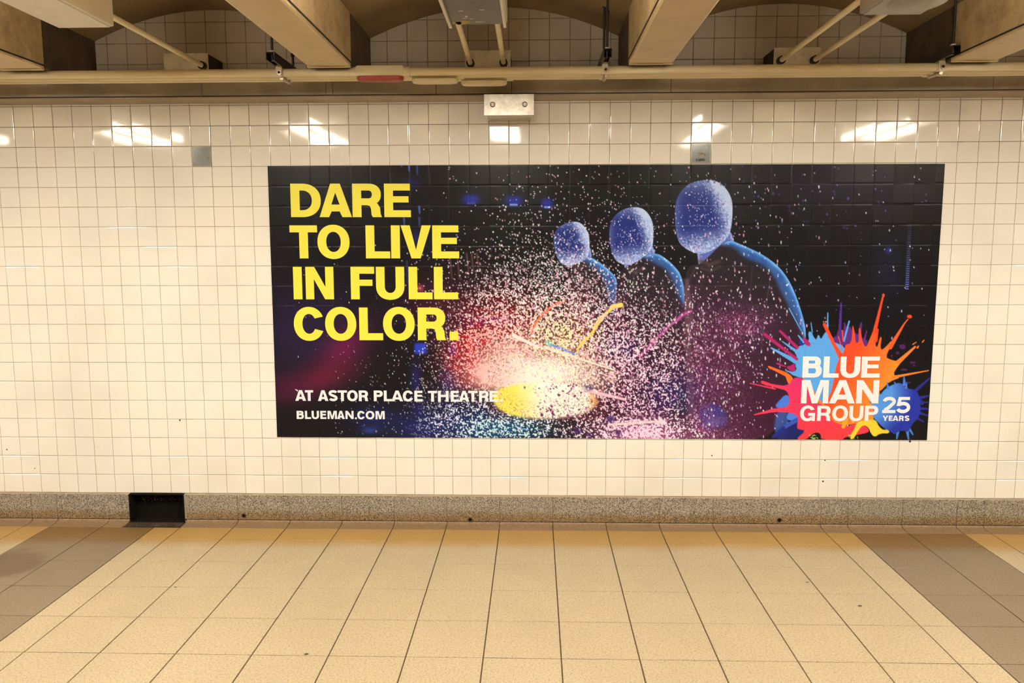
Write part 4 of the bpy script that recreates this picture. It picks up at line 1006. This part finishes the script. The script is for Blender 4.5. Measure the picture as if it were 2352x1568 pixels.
# --- lettering: outlines drawn as flat shapes, one mesh per line of text
def arc(cx, cy, rx, ry, a0, a1, n=18, e=2.0):
    out = []
    for t in np.linspace(math.radians(a0), math.radians(a1), n):
        c, s = math.cos(t), math.sin(t)
        out.append((cx + rx * math.copysign(abs(c) ** (2 / e), c), cy - ry * math.copysign(abs(s) ** (2 / e), s)))
    return out
def thick(pts, s, closed=False):
    pts = np.asarray(pts, float); d = np.gradient(pts, axis=0); d /= np.linalg.norm(d, axis=1)[:, None] + 1e-9
    nrm = np.stack([-d[:, 1], d[:, 0]], 1); return [tuple(q) for q in np.concatenate([pts + nrm * s / 2, (pts - nrm * s / 2)[::-1]])]
def glyph(ch, w, h, s, t):
    """y runs down; s = stem, t = bar thickness. Returns pieces, each a list of loops."""
    rect = lambda x0, y0, x1, y1: [[(x0, y0), (x1, y0), (x1, y1), (x0, y1)]]
    def bowl(y0, y1, x1, x_in, hole=True):
        hh = (y1 - y0) / 2; cy = (y0 + y1) / 2; rx = min(x1 - x_in, hh * 1.15)
        out = [(0, y0)] + arc(x1 - rx, cy, rx, hh, 90, -90, 20, 2.25) + [(0, y1)]
        rin = max(rx - s, 1); inn = [(s, y0 + t)] + arc(x1 - rx, cy, rin, hh - t, 90, -90, 16, 2.25) + [(s, y1 - t)]
        return [out, inn]
    if ch == 'I': return [rect(0, 0, w, h)]
    if ch == 'L': return [[[(0, 0), (s, 0), (s, h - t), (w, h - t), (w, h), (0, h)]]]
    if ch == 'T': c = w / 2; return [[[(0, 0), (w, 0), (w, t), (c + s / 2, t), (c + s / 2, h), (c - s / 2, h), (c - s / 2, t), (0, t)]]]
    if ch == 'E':
        m0, m1 = h * .47 - t * .45, h * .47 + t * .45
        return [[[(0, 0), (w * .975, 0), (w * .975, t), (s, t), (s, m0), (w * .92, m0), (w * .92, m1), (s, m1), (s, h - t), (w, h - t), (w, h), (0, h)]]]
    if ch == 'F':
        m0, m1 = h * .49 - t * .45, h * .49 + t * .45
        return [[[(0, 0), (w, 0), (w, t), (s, t), (s, m0), (w * .92, m0), (w * .92, m1), (s, m1), (s, h), (0, h)]]]
    if ch == 'H': m0, m1 = h * .47 - t / 2, h * .47 + t / 2; return [[[(0, 0), (s, 0), (s, m0), (w - s, m0), (w - s, 0), (w, 0), (w, h), (w - s, h), (w - s, m1), (s, m1), (s, h), (0, h)]]]
    if ch == 'V': c = w / 2; return [[[(0, 0), (s * 1.04, 0), (c, h * .74), (w - s * 1.04, 0), (w, 0), (c + s * .52, h), (c - s * .52, h)]]]
    if ch == 'Y': c = w / 2; return [[[(0, 0), (s * 1.15, 0), (c, h * .42), (w - s * 1.15, 0), (w, 0), (c + s / 2, h * .62), (c + s / 2, h), (c - s / 2, h), (c - s / 2, h * .62)]]]
    if ch == 'A':
        c = w / 2; k = s * .54
        return [[[(0, h), (c - k, 0), (c + k, 0), (w, h), (w - s * 1.06, h), (w - s * 1.06 - w * .083, h - h * .17), (s * 1.06 + w * .083, h - h * .17), (s * 1.06, h)],
                 [(c, h * .27), (c - w * .128, h * .625), (c + w * .128, h * .625)]]]
    if ch == 'N': return [[[(0, 0), (s * 1.02, 0), (w - s * .95, h * .62), (w - s * .95, 0), (w, 0), (w, h), (w - s * 1.02, h), (s * .95, h * .38), (s * .95, h), (0, h)]]]
    if ch == 'M':
        c = w / 2; k = s * .9
        return [[[(0, 0), (s * 1.4, 0), (c, h * .68), (w - s * 1.4, 0), (w, 0), (w, h), (w - k, h), (w - k, h * .24), (c + s * .46, h), (c - s * .46, h), (k, h * .24), (k, h), (0, h)]]]
    if ch == 'U':
        r = w / 2; yb = h * .60
        return [[[(0, 0), (s, 0)] + [(s, yb)] + [(x, y) for x, y in arc(r, yb, r - s, h * 1.015 - t - yb, 180, 360, 18, 2.2)] + [(w - s, 0), (w, 0)] + [(x, y) for x, y in arc(r, yb, r, h * 1.015 - yb, 360, 180, 22, 2.2)]]]
    if ch == 'O':
        o = h * .02; cx, cy = w / 2, h / 2
        return [[arc(cx, cy, w / 2, h / 2 + o, 0, 352, 44, 2.12), arc(cx, cy, w / 2 - s, h / 2 + o - t * 1.02, 0, 352, 40, 2.12)]]
    if ch in 'CG':
        o = h * .02; cx, cy = w / 2 + w * .01, h / 2; a0, a1 = (24, 336) if ch == 'C' else (28, 352)
        outer = arc(cx, cy, w / 2, h / 2 + o, a0, a1 if ch == 'C' else 322, 40, 2.1)
        inner = arc(cx, cy, w / 2 - s, h / 2 + o - t * 1.02, a1 - 6 if ch == 'C' else 322, a0 + 8, 36, 2.1)
        if ch == 'C': return [[outer + inner]]
        return [[outer + inner], rect(w * .54, h * .47, w, h * .47 + t), rect(w - s * .80, h * .47, w, h)]
    if ch == 'D':
        rx = w * .62
        return [[[(0, 0)] + arc(w - rx, h / 2, rx, h / 2, 90, -90, 30, 2.2) + [(0, h)], [(s, t)] + arc(w - rx, h / 2, rx - s, h / 2 - t, 90, -90, 24, 2.2) + [(s, h - t)]]]
    if ch == 'P': return [bowl(0, h * .60, w, s * 1.2), rect(0, h * .5, s, h)]
    if ch == 'R':
        leg = [(w * .52, h * .50), (w * .70, h * .53), (w * .86, h * .60), (w * .94, h * .72), (w * .955, h * .90), (w, h), (w - s * 1.02, h), (w - s * 1.16, h * .93), (w - s * 1.2, h * .76), (w - s * 1.32, h * .67), (w * .50, h * .645)]
        return [bowl(0, h * .645 , w * .975, s * 1.1), rect(0, h * .5, s, h), [leg]]
    if ch == 'B': return [bowl(0, h * .53, w * .94, s * 1.1), bowl(h * .53 - t * .85, h, w, s * 1.1)]
    if ch == 'S':
        r = t
        top = arc(w / 2, h * .275, w / 2 - s * .46, h * .275 - t * .46, 18, 232, 18, 2.1); bot = arc(w / 2, h * .725, w / 2 - s * .46, h * .275 - t * .46, 52, -162, 18, 2.1)
        return [[thick(np.array(top + bot), (s + t) / 2 * .95)]]
    if ch == '.': return [rect(0, 0, w, h)]
    if ch == '2':
        pts = arc(w / 2, h * .29, w / 2 - s * .5, h * .29 - t * .5, 175, -38, 20) + [(w * .48, h * .66), (s * .62, h - t * .9)]
        return [[thick(np.array(pts), s * .98)], rect(0, h - t, w, h)]
    if ch == '5':
        pts = [(s * .62, h * .50)] + arc(w * .48, h * .655, w * .52 - s * .5, h * .345 - t * .5, 125, -158, 26)
        return [[thick(np.array(pts), s * .98)], [[(w * .14, 0), (w * .94, 0), (w * .94, t), (w * .14 + s * .8, t), (s * .98, h * .56), (0, h * .56)]]]
    return []
def lean(x): return 0.035 - (x - 615) * (0.035 + 0.066) / (2170 - 615)
def lettering(name, items, mat, s, t, label=None):
    """items: (char, x0, x1, ytop, ybot) in image pixels; every character is a mesh of its own"""
    for ch, x0, x1, y0, y1 in items:
        V, F = [], []
        for pi_, piece in enumerate(glyph(ch, x1 - x0, y1 - y0, s, t)):
            cu = bpy.data.curves.new('tmp', 'CURVE'); cu.dimensions = '2D'; cu.fill_mode = 'BOTH'
            for lp in piece:
                spn = cu.splines.new('POLY'); spn.points.add(len(lp) - 1); spn.use_cyclic_u = True
                for q, (a, b) in zip(spn.points, lp): q.co = (a, -b, 0, 1)
            ob = bpy.data.objects.new('tmp', cu); COL.objects.link(ob)
            mm = ob.to_mesh()
            co = np.array([v.co[:] for v in mm.vertices]); o_ = len(V)
            if len(co):
                yy = y0 - co[:, 1]; xx = x0 + co[:, 0] + (yy - (y0 + y1) / 2) * lean(x0)
                wx, wz = on_wall(xx, yy)
                V += [(a, -0.0046 - 0.00022 * pi_, b) for a, b in zip(wx, wz)]; F += [tuple(i + o_ for i in p_.vertices) for p_ in mm.polygons]
            ob.to_mesh_clear(); bpy.data.objects.remove(ob); bpy.data.curves.remove(cu)
        me = bpy.data.meshes.new(name); me.from_pydata(V, [], F); me.materials.append(MATS[mat]); me.update()
        if len(me.polygons) and sum(p_.normal.y * p_.area for p_ in me.polygons) > 0: me.flip_normals()
        o = poster_part(name, me)
        if label: o['label'] = label + (' - letter ' + ch if ch.isalpha() else ' - ' + {'.': 'full stop'}.get(ch, 'figure ' + ch))
def zz1(row, ox, oy, k=3.92): return [(c, ox + a / k, ox + b / k, oy + y0 / k, oy + y1 / k) for c, a, b, y0, y1 in row]
def same(txt, boxes, y0, y1): return [(c, a, b, y0, y1) for c, (a, b) in zip(txt, boxes)]
lettering('headline_letter', zz1(same('DARE', ((267, 538), (524, 815), (822, 1086), (1108, 1347)), 242, 543), 600, 360), 'print_yellow', 20.6, 15.8, 'yellow headline DARE')
lettering('headline_letter', zz1(same('TOLIVE', ((260, 508), (508, 797), (942, 1160), (1170, 1250), (1257, 1530), (1541, 1782)), 617, 914), 600, 360), 'print_yellow', 20.2, 16.0, 'yellow headline TO LIVE')
lettering('headline_letter', zz1(same('INFULL', ((291, 370), (402, 654), (808, 1020), (1035, 1290), (1328, 1542), (1556, 1772)), 990, 1282), 600, 360), 'print_yellow', 20.0, 15.8, 'yellow headline IN FULL')
lettering('headline_letter', zz1(same('COLOR', ((293, 567), (577, 858), (884, 1097), (1098, 1383), (1410, 1665)), 258, 552) + [('.', 1697, 1775, 475, 552)], 600, 640), 'print_yellow', 19.8, 16.0, 'yellow headline COLOR.')
A = same('ATASTORPLACE', ((308, 405), (397, 470), (512, 606), (608, 690), (690, 775), (775, 870), (880, 965), (1015, 1096), (1105, 1178), (1172, 1278), (1275, 1370), (1380, 1455)), 1001, 1097)
A = [(c, a, b, y0 + (a - 305) / 1870 * 9, y1 + (a - 305) / 1870 * 9) for c, a, b, y0, y1 in A]
Bt = [(c, a + 1568, b + 1568, 1007, 1105) for c, a, b in (('T', -66, 17), ('H', 24, 120), ('E', 139, 213), ('A', 212, 306), ('T', 296, 381), ('R', 394, 481), ('E', 488, 567))] + [('.', 2150, 2175, 1080, 1105)]
lettering('venue_letter', zz1(A + Bt, 600, 640), 'print_white', 6.6, 5.2, 'white line AT ASTOR PLACE THEATRE.')
lettering('website_letter', zz1(same('BLUEMAN', ((321, 386), (396, 450), (456, 522), (534, 588), (599, 683), (685, 753), (760, 833)), 1187, 1260) + [('.', 846, 862, 1246, 1262)] + same('COM', ((866, 935), (942, 1020), (1031, 1113)), 1189, 1262), 600, 640), 'print_white', 5.0, 4.0, 'white line BLUEMAN.COM')
lettering('logo_letter', zz1(same('BLUE', ((952, 1126), (1140, 1280), (1291, 1471), (1482, 1648)), 698, 888), 1600, 640), 'print_white', 13.6, 9.6, 'white logo BLUE')
lettering('logo_letter', zz1(same('MAN', ((941, 1186), (1192, 1426), (1436, 1638)), 910, 1120), 1600, 640), 'print_white', 14.0, 10.5, 'white logo MAN')
lettering('logo_letter', zz1(same('GROUP', ((928, 1064), (1083, 1206), (1218, 1360), (1372, 1498), (1512, 1631)), 1141, 1278), 1600, 640), 'print_white', 8.6, 6.6, 'white logo GROUP')
lettering('logo_letter', zz1(same('25', ((1670, 1790), (1796, 1922)), 1062, 1207), 1600, 640), 'print_white', 8.0, 7.0, 'white logo 25')
lettering('logo_letter', zz1(same('YEARS', ((1670, 1722), (1727, 1762), (1762, 1814), (1819, 1862), (1868, 1914)), 1230, 1277), 1600, 640), 'print_white', 3.6, 2.8, 'white logo YEARS')
_t = MB(); xs_, zs_ = on_wall(np.array([677, 684, 684.5, 681]), np.array([893, 894.5, 899, 896])); _t.add([(a, -0.0046, b) for a, b in zip(xs_, zs_)], [(0, 1, 2, 3)])
o = _t.mesh('venue_mark', 'print_white'); poster_part('loose_corner_mark', o)
